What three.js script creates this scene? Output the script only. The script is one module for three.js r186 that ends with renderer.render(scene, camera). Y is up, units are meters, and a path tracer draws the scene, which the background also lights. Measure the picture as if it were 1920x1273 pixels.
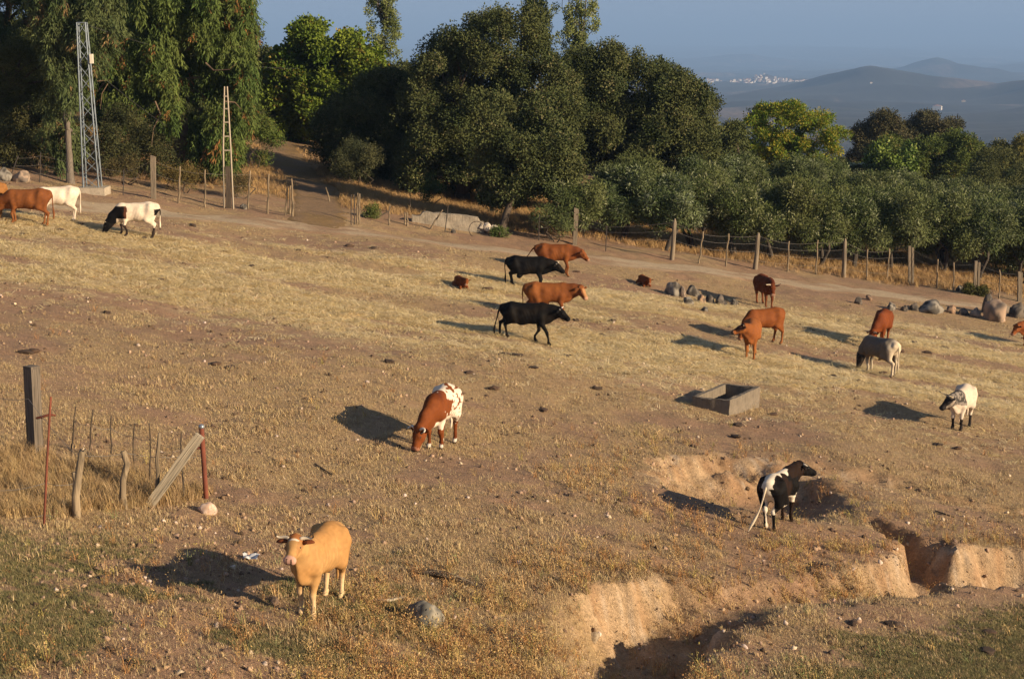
import * as THREE from 'three';
import { mergeGeometries, mergeVertices } from 'three/addons/utils/BufferGeometryUtils.js';

// ---------------------------------------------------------------- camera, sky, sun, exposure
const scene = new THREE.Scene();
const F = 3200, CX = 960, CY = 636.5, HORIZON = 75, EYE = 10;        // lens and tilt read from the photograph (1920 x 1273)
const PITCH = Math.atan((CY - HORIZON) / F);
const camera = new THREE.PerspectiveCamera(2 * Math.atan(CY / F) * 180 / Math.PI, 1024 / 678, 0.5, 60000);
camera.position.set(0, EYE, 0);
camera.rotation.set(-PITCH, 0, 0);
scene.add(camera);
const renderer = new THREE.WebGLRenderer();
renderer.toneMapping = THREE.LinearToneMapping;
renderer.toneMappingExposure = 1.78;
renderer.shadowMap.enabled = true;
const SUN_AZ = 60 * Math.PI / 180, SUN_EL = 17 * Math.PI / 180;      // behind the camera to the right, late afternoon
const sunDir = new THREE.Vector3(Math.sin(SUN_AZ) * Math.cos(SUN_EL), Math.sin(SUN_EL), Math.cos(SUN_AZ) * Math.cos(SUN_EL));
const sun = new THREE.DirectionalLight(new THREE.Color().setRGB(1.0, 0.785, 0.51), 5);
sun.position.copy(sunDir).multiplyScalar(200);
sun.castShadow = true;
sun.shadow.mapSize.set(4096, 4096);
Object.assign(sun.shadow.camera, { left: -90, right: 90, top: 60, bottom: -60, near: 1, far: 500 });
scene.add(sun, sun.target);
{ // hazy evening sky: greyish blue near the horizon, deeper blue overhead, a wide warm glow round the sun
  const w = 512, h = 256, d = new Float32Array(w * h * 4), hor = [0.182, 0.230, 0.300], up = [0.045, 0.070, 0.122];
  const mid = [0.203, 0.237, 0.297];
  for (let j = 0; j < h; j++) for (let i = 0; i < w; i++) {
    const el = ((j + 0.5) / h - 0.5) * Math.PI, az = ((i + 0.5) / w - 0.5) * 2 * Math.PI;
    const dx = Math.cos(el) * Math.cos(az), dy = Math.sin(el), dz = Math.cos(el) * Math.sin(az);
    const e = Math.max(0, dy), t = Math.pow(e, 0.6), s = Math.min(1, e / 0.06);
    const c = Math.max(0, dx * sunDir.x + dy * sunDir.y + dz * sunDir.z), g = 0.16 * Math.pow(c, 8);
    for (let k = 0; k < 3; k++) d[(j * w + i) * 4 + k] = (hor[k] * (1 - s) + mid[k] * s) * (1 - t) + up[k] * t + g * [1, 0.8, 0.55][k] * (1 - t);
    d[(j * w + i) * 4 + 3] = 1;
  }
  const sky = new THREE.DataTexture(d, w, h, THREE.RGBAFormat, THREE.FloatType);
  sky.mapping = THREE.EquirectangularReflectionMapping; sky.magFilter = sky.minFilter = THREE.LinearFilter; sky.needsUpdate = true;
  scene.background = sky; scene.environment = sky;
}
scene.fog = new THREE.FogExp2(new THREE.Color().setRGB(0.345, 0.565, 1.0), 0.000125);

// ---------------------------------------------------------------- helpers
let seed = 12345;
function reseed(n) { seed = n | 0; }
function rnd() { seed = (seed + 0x6D2B79F5) | 0; let t = Math.imul(seed ^ (seed >>> 15), 1 | seed); t = (t + Math.imul(t ^ (t >>> 7), 61 | t)) ^ t; return ((t ^ (t >>> 14)) >>> 0) / 4294967296; }
const rr = (a, b) => a + (b - a) * rnd();
const clamp = (v, a = 0, b = 1) => Math.min(b, Math.max(a, v));
const lerp = (a, b, t) => a + (b - a) * t;
const sstep = (a, b, v) => { const t = clamp((v - a) / (b - a)); return t * t * (3 - 2 * t); };
const mix3 = (a, b, t) => [lerp(a[0], b[0], t), lerp(a[1], b[1], t), lerp(a[2], b[2], t)];
function hash3(x, y, z) { let h = Math.imul(x, 374761393) + Math.imul(y, 668265263) + Math.imul(z, 1274126177) | 0; h = Math.imul(h ^ (h >>> 13), 1274126177); h ^= h >>> 16; return (h >>> 0) / 4294967296; }
function noise2(x, y, s = 0) {
  const xi = Math.floor(x), yi = Math.floor(y), fx = x - xi, fy = y - yi, u = fx * fx * (3 - 2 * fx), v = fy * fy * (3 - 2 * fy);
  return lerp(lerp(hash3(xi, yi, s), hash3(xi + 1, yi, s), u), lerp(hash3(xi, yi + 1, s), hash3(xi + 1, yi + 1, s), u), v);
}
function noise3(x, y, z) {
  const xi = Math.floor(x), yi = Math.floor(y), zi = Math.floor(z), fx = x - xi, fy = y - yi, fz = z - zi;
  const u = fx * fx * (3 - 2 * fx), v = fy * fy * (3 - 2 * fy), w = fz * fz * (3 - 2 * fz), H = (a, b, c) => hash3(xi + a, yi + b * 1 + 57, zi + c);
  return lerp(lerp(lerp(H(0, 0, 0), H(1, 0, 0), u), lerp(H(0, 1, 0), H(1, 1, 0), u), v), lerp(lerp(H(0, 0, 1), H(1, 0, 1), u), lerp(H(0, 1, 1), H(1, 1, 1), u), v), w);
}
const fbm2 = (x, y, o = 4, s = 0) => { let a = 0, b = 0.5, n = 0; for (let i = 0; i < o; i++) { a += b * noise2(x, y, s + i * 17); n += b; b *= 0.5; x = x * 2.03 + 3.1; y = y * 2.03 + 1.7; } return a / n; };
const taken = {};
function numbered(n) { const k = taken[n] = (taken[n] ?? -1) + 1; return k ? n + '_' + String(k).padStart(3, '0') : n; }
function shade(o) { o.castShadow = o.receiveShadow = true; return o; }
function obj(name, geo, mat, parent = scene) { const m = shade(new THREE.Mesh(geo, mat)); m.name = parent === scene ? numbered(name) : name; parent.add(m); return m; }
function tag(o, label, category, group, kind) { o.userData.label = label; if (category) o.userData.category = category; if (group) o.userData.group = group; if (kind) o.userData.kind = kind; return o; }
function thing(name, label, category, p = [0, 0, 0], turn = 0, group) { const g = new THREE.Group(); g.name = numbered(name); g.position.set(...p); g.rotation.y = turn; scene.add(g); return tag(g, label, category, group); }
const V = (x, y, z) => new THREE.Vector3(x, y, z);
const M = (r, g, b, rough = 0.9, extra = {}) => new THREE.MeshStandardMaterial({ color: new THREE.Color().setRGB(r, g, b), roughness: rough, metalness: 0, ...extra });
function setColors(geo, f) {
  const p = geo.attributes.position, c = new Float32Array(p.count * 3), n = geo.attributes.normal;
  for (let i = 0; i < p.count; i++) { const q = f(p.getX(i), p.getY(i), p.getZ(i), i, n); c[i * 3] = q[0]; c[i * 3 + 1] = q[1]; c[i * 3 + 2] = q[2]; }
  geo.setAttribute('color', new THREE.BufferAttribute(c, 3)); return geo;
}
/** A tapered tube through points with a radius each; jag makes it knobbly; flat squeezes it across the side axis. */
function tube(pts, radii, seg = 8, jag = 0, caps = true) {
  const P = [], I = [], n = pts.length, pv = pts.map(p => Array.isArray(p) ? V(...p) : p);
  let side = V(1, 0, 0);
  const t0 = pv[1].clone().sub(pv[0]).normalize(); if (Math.abs(t0.x) > 0.8) side = V(0, 0, 1);
  for (let i = 0; i < n; i++) {
    const t = pv[Math.min(n - 1, i + 1)].clone().sub(pv[Math.max(0, i - 1)]).normalize();
    const b = t.clone().cross(side).normalize(); side = b.clone().cross(t).normalize();
    for (let k = 0; k < seg; k++) {
      const a = k / seg * 2 * Math.PI, r = radii[i] * (1 + (jag ? (rnd() - 0.5) * 2 * jag : 0));
      P.push(pv[i].x + (side.x * Math.cos(a) + b.x * Math.sin(a)) * r, pv[i].y + (side.y * Math.cos(a) + b.y * Math.sin(a)) * r, pv[i].z + (side.z * Math.cos(a) + b.z * Math.sin(a)) * r);
    }
  }
  for (let i = 0; i < n - 1; i++) for (let k = 0; k < seg; k++) { const a = i * seg + k, b = i * seg + (k + 1) % seg; I.push(a, b, a + seg, b, b + seg, a + seg); }
  if (caps) { for (const [r0, flip] of [[0, 1], [n - 1, 0]]) { const c = P.length / 3; P.push(pv[r0].x, pv[r0].y, pv[r0].z); for (let k = 0; k < seg; k++) { const a = r0 * seg + k, b = r0 * seg + (k + 1) % seg; flip ? I.push(c, b, a) : I.push(c, a, b); } } }
  const g = new THREE.BufferGeometry(); g.setAttribute('position', new THREE.Float32BufferAttribute(P, 3)); g.setIndex(I); g.computeVertexNormals(); return g;
}
function boxGeo(w, h, d, x = 0, y = 0, z = 0, rot) { const g = new THREE.BoxGeometry(w, h, d); if (rot) g.rotateX(rot[0]).rotateY(rot[1]).rotateZ(rot[2]); return g.translate(x, y, z); }
function plainGeo(g) { for (const k of Object.keys(g.attributes)) if (!['position', 'normal', 'color'].includes(k)) g.deleteAttribute(k); return g; }
function join(list) { const l = list.map(g => { g = plainGeo(g); return g; }); const idx = l.every(g => g.index); return mergeGeometries(idx ? l : l.map(g => g.index ? g.toNonIndexed() : g)); }
/** The direction from the eye through a point of the photograph, and the point at that depth. */
function ray(u, v) { return V((u - CX) / F, (CY - v) / F, -1).applyEuler(camera.rotation); }
function at(u, v, depth) { const d = ray(u, v); return d.multiplyScalar(-depth / d.z).add(camera.position); }
const pxm = depth => depth / F;                                       // metres per pixel of the photograph at a depth
function canvasTex(n, f, srgb = false, rep = 1) {
  const d = new Uint8Array(n * n * 4);
  for (let j = 0; j < n; j++) for (let i = 0; i < n; i++) { const c = f(i, j), o = (j * n + i) * 4; d[o] = c[0]; d[o + 1] = c[1]; d[o + 2] = c[2]; d[o + 3] = 255; }
  const t = new THREE.DataTexture(d, n, n); t.wrapS = t.wrapT = THREE.RepeatWrapping; t.magFilter = THREE.LinearFilter; t.minFilter = THREE.LinearMipmapLinearFilter; t.generateMipmaps = true;
  if (srgb) t.colorSpace = THREE.SRGBColorSpace; t.repeat.set(rep, rep); t.needsUpdate = true; return t;
}

// ---------------------------------------------------------------- the lie of the land
const GULLY = [[-2.2, -21.5, 1.3, 0.45], [0.2, -24.2, 1.5, 0.85], [1.5, -27.4, 1.75, 1.2], [2.7, -29.3, 1.4, 1.15], [3.9, -30.6, 1.0, 0.42], [5.6, -31.6, 0.75, 0.22], [7.2, -32.8, 0.8, 0.32], [8.9, -34.5, 1.0, 1.1], [10.4, -35.5, 1.15, 1.25], [13.2, -36.4, 1.15, 1.25], [17, -37.2, 1.2, 1.2], [24, -38, 1.2, 1.1], [40, -40, 1.2, 1.0]];
const BRANCH = [[9.2, -34.6, 0.95, 1.2], [9.15, -36.2, 0.75, 1.05], [8.75, -37.3, 0.5, 0.7], [8.3, -38.0, 0.25, 0.3]];
const ROAD = [[-60, -66.5], [-40, -67.6], [-20.7, -69.2], [-14.7, -71.4], [-10.5, -72.8], [-4.9, -74.6], [-1.4, -75.2], [4.6, -76.9], [13.4, -78.8], [19.8, -79.6], [30, -80.2], [60, -80.6]];
const TRACK = [[-8.6, -74.0], [-8.9, -80], [-10.2, -88], [-12.4, -97], [-14.4, -106], [-16.2, -116], [-18.5, -128]];
function nearLine(path, x, z) {                                        // distance to a path and what is carried along it there
  let best = 1e9, out = null;
  for (let i = 0; i < path.length - 1; i++) {
    const a = path[i], b = path[i + 1], dx = b[0] - a[0], dz = b[1] - a[1], t = clamp(((x - a[0]) * dx + (z - a[1]) * dz) / (dx * dx + dz * dz));
    const px = a[0] + dx * t - x, pz = a[1] + dz * t - z, d = Math.sqrt(px * px + pz * pz);
    if (d < best) { best = d; out = { d, w: lerp(a[2], b[2], t), h: lerp(a[3], b[3], t), s: (x - a[0]) * dz - (z - a[1]) * dx, i: i + t }; }
  }
  return out;
}
function cut(x, z) {                                                   // how deep the gully and the hollow are dug there, and how much of a wall it is
  let low = 0, wall = 0;
  if (z > -44 && z < -15 && x > -8) {
    for (const path of [GULLY, BRANCH]) {
      const g = nearLine(path, x, z); if (g.d > g.w * 2 + 1) continue;
      const rag = (noise2(g.i * 7, 3, 7) - 0.5) * 0.22 + (noise2(g.i * 19, 5, 7) - 0.5) * 0.16 + (noise2(x * 1.1, z * 1.1, 5) - 0.5) * 0.42 + (noise2(x * 3.3, z * 2.2, 6) - 0.5) * 0.2 + (noise2(x * 8, z * 8, 8) - 0.5) * 0.1;
      const far = g.s > 0 ? 1 : 0;
      const q = g.d / g.w + rag / Math.max(0.6, g.w) * 1.2;
      const e0 = far ? 0.48 : 0.4, e1 = far ? 1.02 : 1.15, k = 1 - sstep(e0, e1, q);
      const dp = g.h * (0.85 + 0.3 * noise2(x * 0.7, z * 0.7, 9)) * (path === GULLY ? sstep(0.5, 1.9, x) : 1);
      if (k * dp > low) low = k * dp;
      wall = Math.max(wall, q < 1.12 && q > 0.45 ? Math.min(1, dp) * sstep(0.45, 0.6, q) * (1 - sstep(0.98, 1.12, q)) : 0, q <= 0.6 ? Math.min(1, dp) * 0.7 : 0);
    }
  }
  if (z > -46 && z < -34 && x > 1 && x < 14) {                         // the scooped bank where the black and white cow stands
    const ex = (x - 6.1) / 2.85, ez = (z + 39.3) / 3.0, rag = (noise2(x * 1.5, z * 1.5, 11) - 0.5) * 0.3 + (noise2(x * 5, z * 5, 12) - 0.5) * 0.13;
    const r = Math.sqrt(ex * ex + ez * ez) + rag, out = sstep(-1.4, 0.9, -(ez) + -0.15 * ex + 0.1) * (1 - 0.8 * sstep(0.25, 0.85, ex));
    const k = (1 - sstep(0.5, 1.04, r)) * out * 0.92; if (k > low) low = k;
    wall = Math.max(wall, sstep(0.55, 0.75, r) * (1 - sstep(1.0, 1.1, r)) * out);
    const e2 = nearLine([[7.6, -42.2, 0.8], [9, -42.0, 0.7], [11.5, -41.0, 0.6], [13.6, -40.6, 0.5]], x, z), k2 = (1 - sstep(0.5, 1.15, e2.d / e2.w + rag)) * 0.2; if (k2 > low) low = k2;
    wall = Math.max(wall, k2 > 0.05 ? 0.7 : 0);
  }
  return [low, wall];
}
function base(x, z) {
  const r = Math.max(0, -z - 88), fall = r > 0 ? -0.00035 * r * r * sstep(-12, 25, x) : 0;
  const far = Math.max(0, -z - 150), drop = -0.0011 * far * far;
  const xx = x > 34 ? 34 + (x - 34) * 0.5 : x < -24 ? -24 + (x + 24) * 0.5 : x;
  return -0.05 - 0.144 * xx - 0.011 * z + fall + Math.max(drop, -160) ;
}
function T(x, z) {
  let y = base(x, z) + (fbm2(x * 0.22, z * 0.22, 2, 1) - 0.5) * 0.35;
  const n = -z < 110 ? 1 : 0.3;
  y += n * ((noise2(x * 1.3, z * 1.3, 2) - 0.5) * 0.07 + (noise2(x * 3.1, z * 3.1, 3) - 0.5) * 0.04);
  const rd = nearLine(ROAD, x, z).d; y -= 0.06 * (1 - sstep(1.2, 2.6, rd));
  const [low, wl] = cut(x, z);
  if (low > 0) y -= low;
  if (wl > 0.05) y += wl * ((noise2(x * 8.5, z * 8.5, 14) - 0.5) * 0.07 + (noise2(x * 3.7, z * 3.7, 15) - 0.5) * 0.04);
  if (z > -60) y += (noise2(x * 7, z * 7, 4) - 0.5) * 0.022;
  return y;
}
/** Where the line of sight through a point of the photograph meets the ground. */
function ground(u, v) {
  const d = ray(u, v), p = camera.position; let t0 = 14, t = 14;
  for (; t < 400; t += 0.25) { if (p.y + d.y * t < T(p.x + d.x * t, p.z + d.z * t)) break; t0 = t; }
  for (let i = 0; i < 14; i++) { const m = (t0 + t) / 2; (p.y + d.y * m < T(p.x + d.x * m, p.z + d.z * m)) ? t = m : t0 = m; }
  const x = p.x + d.x * t, z = p.z + d.z * t; return V(x, T(x, z), z);
}
// what lies on it: bare reddish earth, dry grass, straw, green turf, cut clay
const EARTH = [0.33, 0.20, 0.122], EARTH2 = [0.265, 0.165, 0.105], DRY = [0.41, 0.29, 0.152], STRAW = [0.70, 0.57, 0.33], TURF = [0.15, 0.13, 0.065], CLAY = [0.50, 0.355, 0.225], GOLD = [0.27, 0.165, 0.075];
function cover(x, z) {
  const n1 = fbm2(x * 0.16 + 5, z * 0.16, 3, 31), n2 = fbm2(x * 0.55, z * 0.75, 3, 41), n3 = fbm2(x * 2.2, z * 2.8, 2, 51);
  const dry = clamp(sstep(0.36, 0.62, n1 * 0.45 + n2 * 0.55) * 0.9 + (n3 - 0.5) * 0.5);
  // straw strewn in long bands before the road
  const zz = -z, band = sstep(48, 55, zz) * (1 - sstep(66.5 + x * 0.12, 69.5 + x * 0.12, zz));
  const st = fbm2(x * 0.13 + 2 + z * 0.05, z * 0.62 - x * 0.085, 4, 61), straw = clamp(band * sstep(0.40, 0.55, st + 0.06 * sstep(0, -6, x)) * (0.35 + 0.65 * sstep(0.3, 0.62, 0.55 * noise2(x * 0.9 + z * 0.3, z * 3.4 - x * 0.5, 65) + 0.45 * n3)));
  // green turf low on both sides of the gully
  const tl = sstep(-31.5, -27, z + (n2 - 0.5) * 5) * (1 - sstep(-2.2, 0.2, x + (n1 - 0.5) * 3)) * (1 - 0.75 * (1 - sstep(-7.2, -5.4, x + (z + 28) * 0.4)) * sstep(-27, -30, z));
  const gr = nearLine(GULLY, x, z), tr = x > 2.5 && gr.s < 0 && z > -36 ? sstep(0.2, 2.6, gr.d - gr.w) * sstep(0.40, 0.60, n1 * 0.5 + n2 * 0.5 - 0.04 + clamp((x - 6) * 0.04) + 0.05 * sstep(-31, -28, z)) : 0;
  const turf = clamp(Math.max(tl * sstep(0.30, 0.56, n2) * 0.75, tr) * (0.35 + 0.95 * n3));
  return { n1, n2, n3, dry, straw, turf, gold: sstep(80.2, 83, zz + (n2 - 0.5) * 1.5 - clamp(x, -20, 30) * 0.075 - 1.6) };
}
function groundColor(x, z, c = cover(x, z), wall = cut(x, z)[1]) {
  let q = mix3(EARTH, EARTH2, sstep(0.3, 0.7, c.n2 * 0.6 + c.n3 * 0.4));
  q = mix3(q, DRY, c.dry * 0.85); q = mix3(q, STRAW, c.straw); q = mix3(q, TURF, c.turf * 0.9); q = mix3(q, GOLD, c.gold * 0.8);
  if (wall > 0) { const bare = wall * sstep(0.34, 0.5, fbm2(x * 0.9, z * 0.9, 3, 87) + (wall - 0.5) * 0.3), st = noise2(x * 9, z * 9, 88); q = mix3(q, mix3(mix3(CLAY, [0.37, 0.225, 0.125], sstep(0.3, 0.7, c.n3)), [0.58, 0.47, 0.37], sstep(0.72, 0.85, st) * 0.7), bare * 0.92); }
  return q;
}
const detail = (() => {                                                // crumbs, chaff and pebbles; tiles every few metres under coarser colour
  const n = 1024, a = new Float32Array(n * n); reseed(77);
  const per = (x, y, f, s) => { const g = (i, j) => hash3(((i % f) + f) % f, ((j % f) + f) % f, s), xi = Math.floor(x), yi = Math.floor(y), fx = x - xi, fy = y - yi, u = fx * fx * (3 - 2 * fx), v = fy * fy * (3 - 2 * fy); return lerp(lerp(g(xi, yi), g(xi + 1, yi), u), lerp(g(xi, yi + 1), g(xi + 1, yi + 1), u), v); };
  for (let j = 0; j < n; j++) for (let i = 0; i < n; i++) { let s = 0; for (const [f, w] of [[12, 0.16], [34, 0.2], [90, 0.26], [240, 0.26], [480, 0.22]]) s += w * (per(i / n * f, j / n * f, f, f) - 0.5); a[j * n + i] = s; }
  const put = (x, y, v) => { const k = (((y | 0) % n + n) % n) * n + (((x | 0) % n + n) % n); a[k] = a[k] * 0.35 + v; };
  for (let k = 0; k < 9000; k++) { let x = rnd() * n, y = rnd() * n; const an = rnd() * 6.283, L = 4 + rnd() * 16, v = rnd() < 0.62 ? 0.18 + rnd() * 0.22 : -0.25; for (let t = 0; t < L; t++) { put(x + Math.cos(an) * t, y + Math.sin(an) * t, v); } }
  for (let k = 0; k < 1500; k++) { const x = rnd() * n, y = rnd() * n, r = 1 + rnd() * 3, v = rnd() < 0.5 ? 0.32 : -0.3; for (let j = -r; j <= r; j++) for (let i = -r; i <= r; i++) if (i * i + j * j <= r * r) put(x + i, y + j, v * (0.7 + 0.3 * rnd())); }
  return { color: canvasTex(n, (i, j) => { const v = clamp(0.80 + a[j * n + i] * 0.85, 0.25, 1) * 255; return [v, v * 0.985, v * 0.96]; }), bump: canvasTex(n, (i, j) => { const v = clamp(0.5 + a[j * n + i] * 0.9) * 255; return [v, v, v]; }) };
})();
const groundMat = new THREE.MeshStandardMaterial({ vertexColors: true, roughness: 0.97, map: detail.color, bumpMap: detail.bump, bumpScale: 0.03 });
function axis(parts) { const a = [parts[0][0]]; for (const [, to, step] of parts) { const from = a[a.length - 1], n = Math.max(1, Math.round(Math.abs(to - from) / step)); for (let i = 1; i <= n; i++) a.push(from + (to - from) * i / n); } return a; }
{
  const X = axis([[-260, -260, 1], [0, -80, 12], [0, -30, 2.5], [0, -9, 0.26], [0, 14.5, 0.105], [0, 30, 0.26], [0, 90, 2.5], [0, 320, 12]]);
  const Z = axis([[60, 60, 1], [0, -12, 6], [0, -21, 0.5], [0, -44, 0.105], [0, -86, 0.24], [0, -135, 0.6], [0, -200, 2.5], [0, -420, 10]]);
  const nx = X.length, nz = Z.length, P = new Float32Array(nx * nz * 3), C = new Float32Array(nx * nz * 3), U = new Float32Array(nx * nz * 2), I = [];
  for (let j = 0; j < nz; j++) for (let i = 0; i < nx; i++) {
    const k = j * nx + i, x = X[i], z = Z[j], c = groundColor(x, z);
    P[k * 3] = x; P[k * 3 + 1] = T(x, z); P[k * 3 + 2] = z; C.set(c, k * 3); U[k * 2] = (x + P[k * 3 + 1] * 0.35) / 3.4; U[k * 2 + 1] = (z - P[k * 3 + 1] * 0.95) / 3.4;
    if (i < nx - 1 && j < nz - 1) I.push(k, k + 1, k + nx, k + 1, k + nx + 1, k + nx);
  }
  const g = new THREE.BufferGeometry(); g.setAttribute('position', new THREE.BufferAttribute(P, 3)); g.setAttribute('color', new THREE.BufferAttribute(C, 3)); g.setAttribute('uv', new THREE.BufferAttribute(U, 2)); g.setIndex(I); g.computeVertexNormals();
  tag(obj('ground', g, groundMat), 'dry sloping pasture of bare earth, straw and parched grass', null, null, 'structure');
  console.log('ground', nx, nz);
}
/** A strip of road lying just above the ground, with a ragged edge. */
function strip(name, path, half, lift, color, label, us = 0.5) {
  const P = [], C = [], U = [], I = [], n = 14; let rows = 0, L = 0;
  for (let i = 0; i < path.length - 1; i++) {
    const a = path[i], b = path[i + 1], len = Math.hypot(b[0] - a[0], b[1] - a[1]), m = Math.ceil(len / us), nxn = path[Math.min(path.length - 1, i + 2)], pv = path[Math.max(0, i - 1)];
    for (let k = 0; k < m; k++) {
      const t = k / m, x = lerp(a[0], b[0], t), z = lerp(a[1], b[1], t); L += len / m;
      const d0 = [b[0] - pv[0], b[1] - pv[1]], d1 = [nxn[0] - a[0], nxn[1] - a[1]], dx = lerp(d0[0], d1[0], t), dz = lerp(d0[1], d1[1], t), q = Math.hypot(dx, dz), ox = dz / q, oz = -dx / q;
      for (let s = 0; s <= n; s++) {
        const f = s / n * 2 - 1, w = half * (0.88 + 0.3 * noise2(L * 0.5, f > 0 ? 9 : 3, 21) + 0.55 * (noise2(L * 1.3, f > 0 ? 9 : 3, 22) - 0.5)), X = x + ox * f * w, Z = z + oz * f * w;
        P.push(X, T(X, Z) + lift * (Math.abs(f) > 0.99 ? -0.6 : 1), Z); U.push(X / 2.1, Z / 2.1); C.push(...color(f, X, Z));
        if (rows && s < n) { const o = rows * (n + 1) + s, p = o - n - 1; I.push(p, o, p + 1, o, o + 1, p + 1); }
      }
      rows++;
    }
  }
  const g = new THREE.BufferGeometry(); g.setAttribute('position', new THREE.Float32BufferAttribute(P, 3)); g.setAttribute('color', new THREE.Float32BufferAttribute(C, 3)); g.setAttribute('uv', new THREE.Float32BufferAttribute(U, 2)); g.setIndex(I); g.computeVertexNormals();
  if (g.attributes.normal.getY(5) < 0) { const ix = g.index.array; for (let k = 0; k < ix.length; k += 3) { const t = ix[k]; ix[k] = ix[k + 1]; ix[k + 1] = t; } g.computeVertexNormals(); }
  return tag(obj(name, g, groundMat), label, null, null, 'structure');
}
strip('dirt_road', ROAD, 1.3, 0.035, (f, x, z) => { const n = fbm2(x * 0.5, z * 0.9, 3, 71), rut = Math.exp(-(((Math.abs(f) - 0.45) / 0.18) ** 2)); return mix3([0.50, 0.39, 0.27], [0.35, 0.22, 0.13], clamp(sstep(0.45, 0.75, n) + sstep(0.7, 1, Math.abs(f)) * 0.9 - rut * 0.3)); }, 'pale gravel road crossing the pasture before the fence');
strip('farm_track', TRACK, 1.25, 0.04, (f, x, z) => { const n = fbm2(x * 0.8, z * 0.6, 3, 72); return mix3([0.24, 0.155, 0.09], [0.24, 0.15, 0.06], clamp(sstep(0.4, 0.7, n) + sstep(0.6, 1, Math.abs(f)))); }, 'rutted track climbing between the trees');

// ---------------------------------------------------------------- trees and shrubs
const leafMat = (rough = 0.8, t = 0.0) => new THREE.MeshPhysicalMaterial({ color: 0xffffff, roughness: rough, side: THREE.DoubleSide, transmission: t, thickness: 0, specularIntensity: 0.35 });
/** A spray of leaves round a point, or hanging down along a strand. */
function leafClump(n, R, len, wid, hang = 0, up = 0) {
  const P = [], I = [];
  for (let k = 0; k < n; k++) {
    let c, d;
    if (hang) { const t = rnd(); c = V((rnd() - 0.5) * 0.3 * (0.4 + t), -t * hang, (rnd() - 0.5) * 0.3 * (0.4 + t)); d = V((rnd() - 0.5) * 1.6, -1, (rnd() - 0.5) * 1.6).normalize(); }
    else { do c = V(rnd() * 2 - 1, rnd() * 2 - 1, rnd() * 2 - 1); while (c.lengthSq() > 1); d = c.clone().add(V(rnd() - 0.5, rnd() - 0.5 + up, rnd() - 0.5)).normalize(); c.multiplyScalar(R); }
    const s = d.clone().cross(V(rnd() - 0.5, rnd() - 0.5, rnd() - 0.5)).normalize(), L = len * (0.7 + 0.6 * rnd()), w = wid * (0.7 + 0.6 * rnd()), b = P.length / 3, nrm = d.clone().cross(s);
    const a = c.clone(), m1 = c.clone().addScaledVector(d, L * 0.45).addScaledVector(s, w / 2), m2 = c.clone().addScaledVector(d, L * 0.45).addScaledVector(s, -w / 2), e = c.clone().addScaledVector(d, L).addScaledVector(nrm, L * 0.12);
    for (const q of [a, m1, m2, e]) P.push(q.x, q.y, q.z);
    I.push(b, b + 1, b + 2, b + 1, b + 3, b + 2);
  }
  const g = new THREE.BufferGeometry(); g.setAttribute('position', new THREE.Float32BufferAttribute(P, 3)); g.setIndex(I); g.computeVertexNormals(); return g;
}
reseed(501);
const CL = { oak: leafClump(22, 0.27, 0.125, 0.07), olive: leafClump(26, 0.28, 0.15, 0.034, 0, 0.25), euca: leafClump(34, 0, 0.21, 0.042, 0.62), plane: leafClump(20, 0.34, 0.17, 0.15), poplar: leafClump(16, 0.22, 0.13, 0.11), feather: leafClump(20, 0.3, 0.2, 0.075), fig: leafClump(14, 0.28, 0.2, 0.15), bush: leafClump(26, 0.2, 0.07, 0.03, 0, 0.4), twig: leafClump(12, 0.3, 0.26, 0.012) };
const LM = { matte: leafMat(0.85), soft: leafMat(0.8, 0.25), gloss: leafMat(0.55) };
const inPoly = (poly, u, v) => { let c = false; for (let i = 0, j = poly.length - 1; i < poly.length; j = i++) { const [a, b] = poly[i], [p, q] = poly[j]; if ((b > v) !== (q > v) && u < (p - a) * (v - b) / (q - b) + a) c = !c; } return c; };
/** Lobes of a crown of a given outline (photograph points) at a depth, spread through the crown's own thickness. */
function lobesOf(poly, depth, thick, rpx, count) {
  const us = poly.map(q => q[0]), vs = poly.map(q => q[1]), u0 = Math.min(...us), u1 = Math.max(...us), v0 = Math.min(...vs), v1 = Math.max(...vs), out = []; let guard = 0;
  while (out.length < count && guard++ < 6000) {
    const u = rr(u0, u1), v = rr(v0, v1), r = rr(rpx[0], rpx[1]); let ok = inPoly(poly, u, v);
    for (let k = 0; ok && k < 8; k++) ok = inPoly(poly, u + Math.cos(k * 0.785) * r * 0.5, v + Math.sin(k * 0.785) * r * 0.5);
    if (!ok) continue;
    const ex = (u - (u0 + u1) / 2) / (u1 - u0) * 2, ey = (v - (v0 + v1) / 2) / (v1 - v0) * 2, room = Math.sqrt(Math.max(0.1, 1 - 0.8 * (ex * ex + ey * ey) / 1.3));
    out.push([at(u, v, depth + rr(-1, 1) * thick * room), r * pxm(depth)]);
  }
  return out;
}
const barkMat = setBark([0.085, 0.062, 0.045]), paleBark = setBark([0.19, 0.155, 0.125]), oliveBark = setBark([0.075, 0.06, 0.048]), eucaBark = setBark([0.20, 0.135, 0.085]);
function setBark(c) { return new THREE.MeshStandardMaterial({ color: new THREE.Color().setRGB(...c), roughness: 0.95, map: barkTex(), bumpMap: barkTex(), bumpScale: 0.03 }); }
function barkTex() { return barkTex.t ??= canvasTex(256, (i, j) => { const v = clamp(0.45 + 0.6 * fbm2(i / 9, j / 60, 3, 91) + 0.25 * (noise2(i / 3, j / 11, 93) - 0.5)) * 255; return [v, v, v]; }); }
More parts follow.
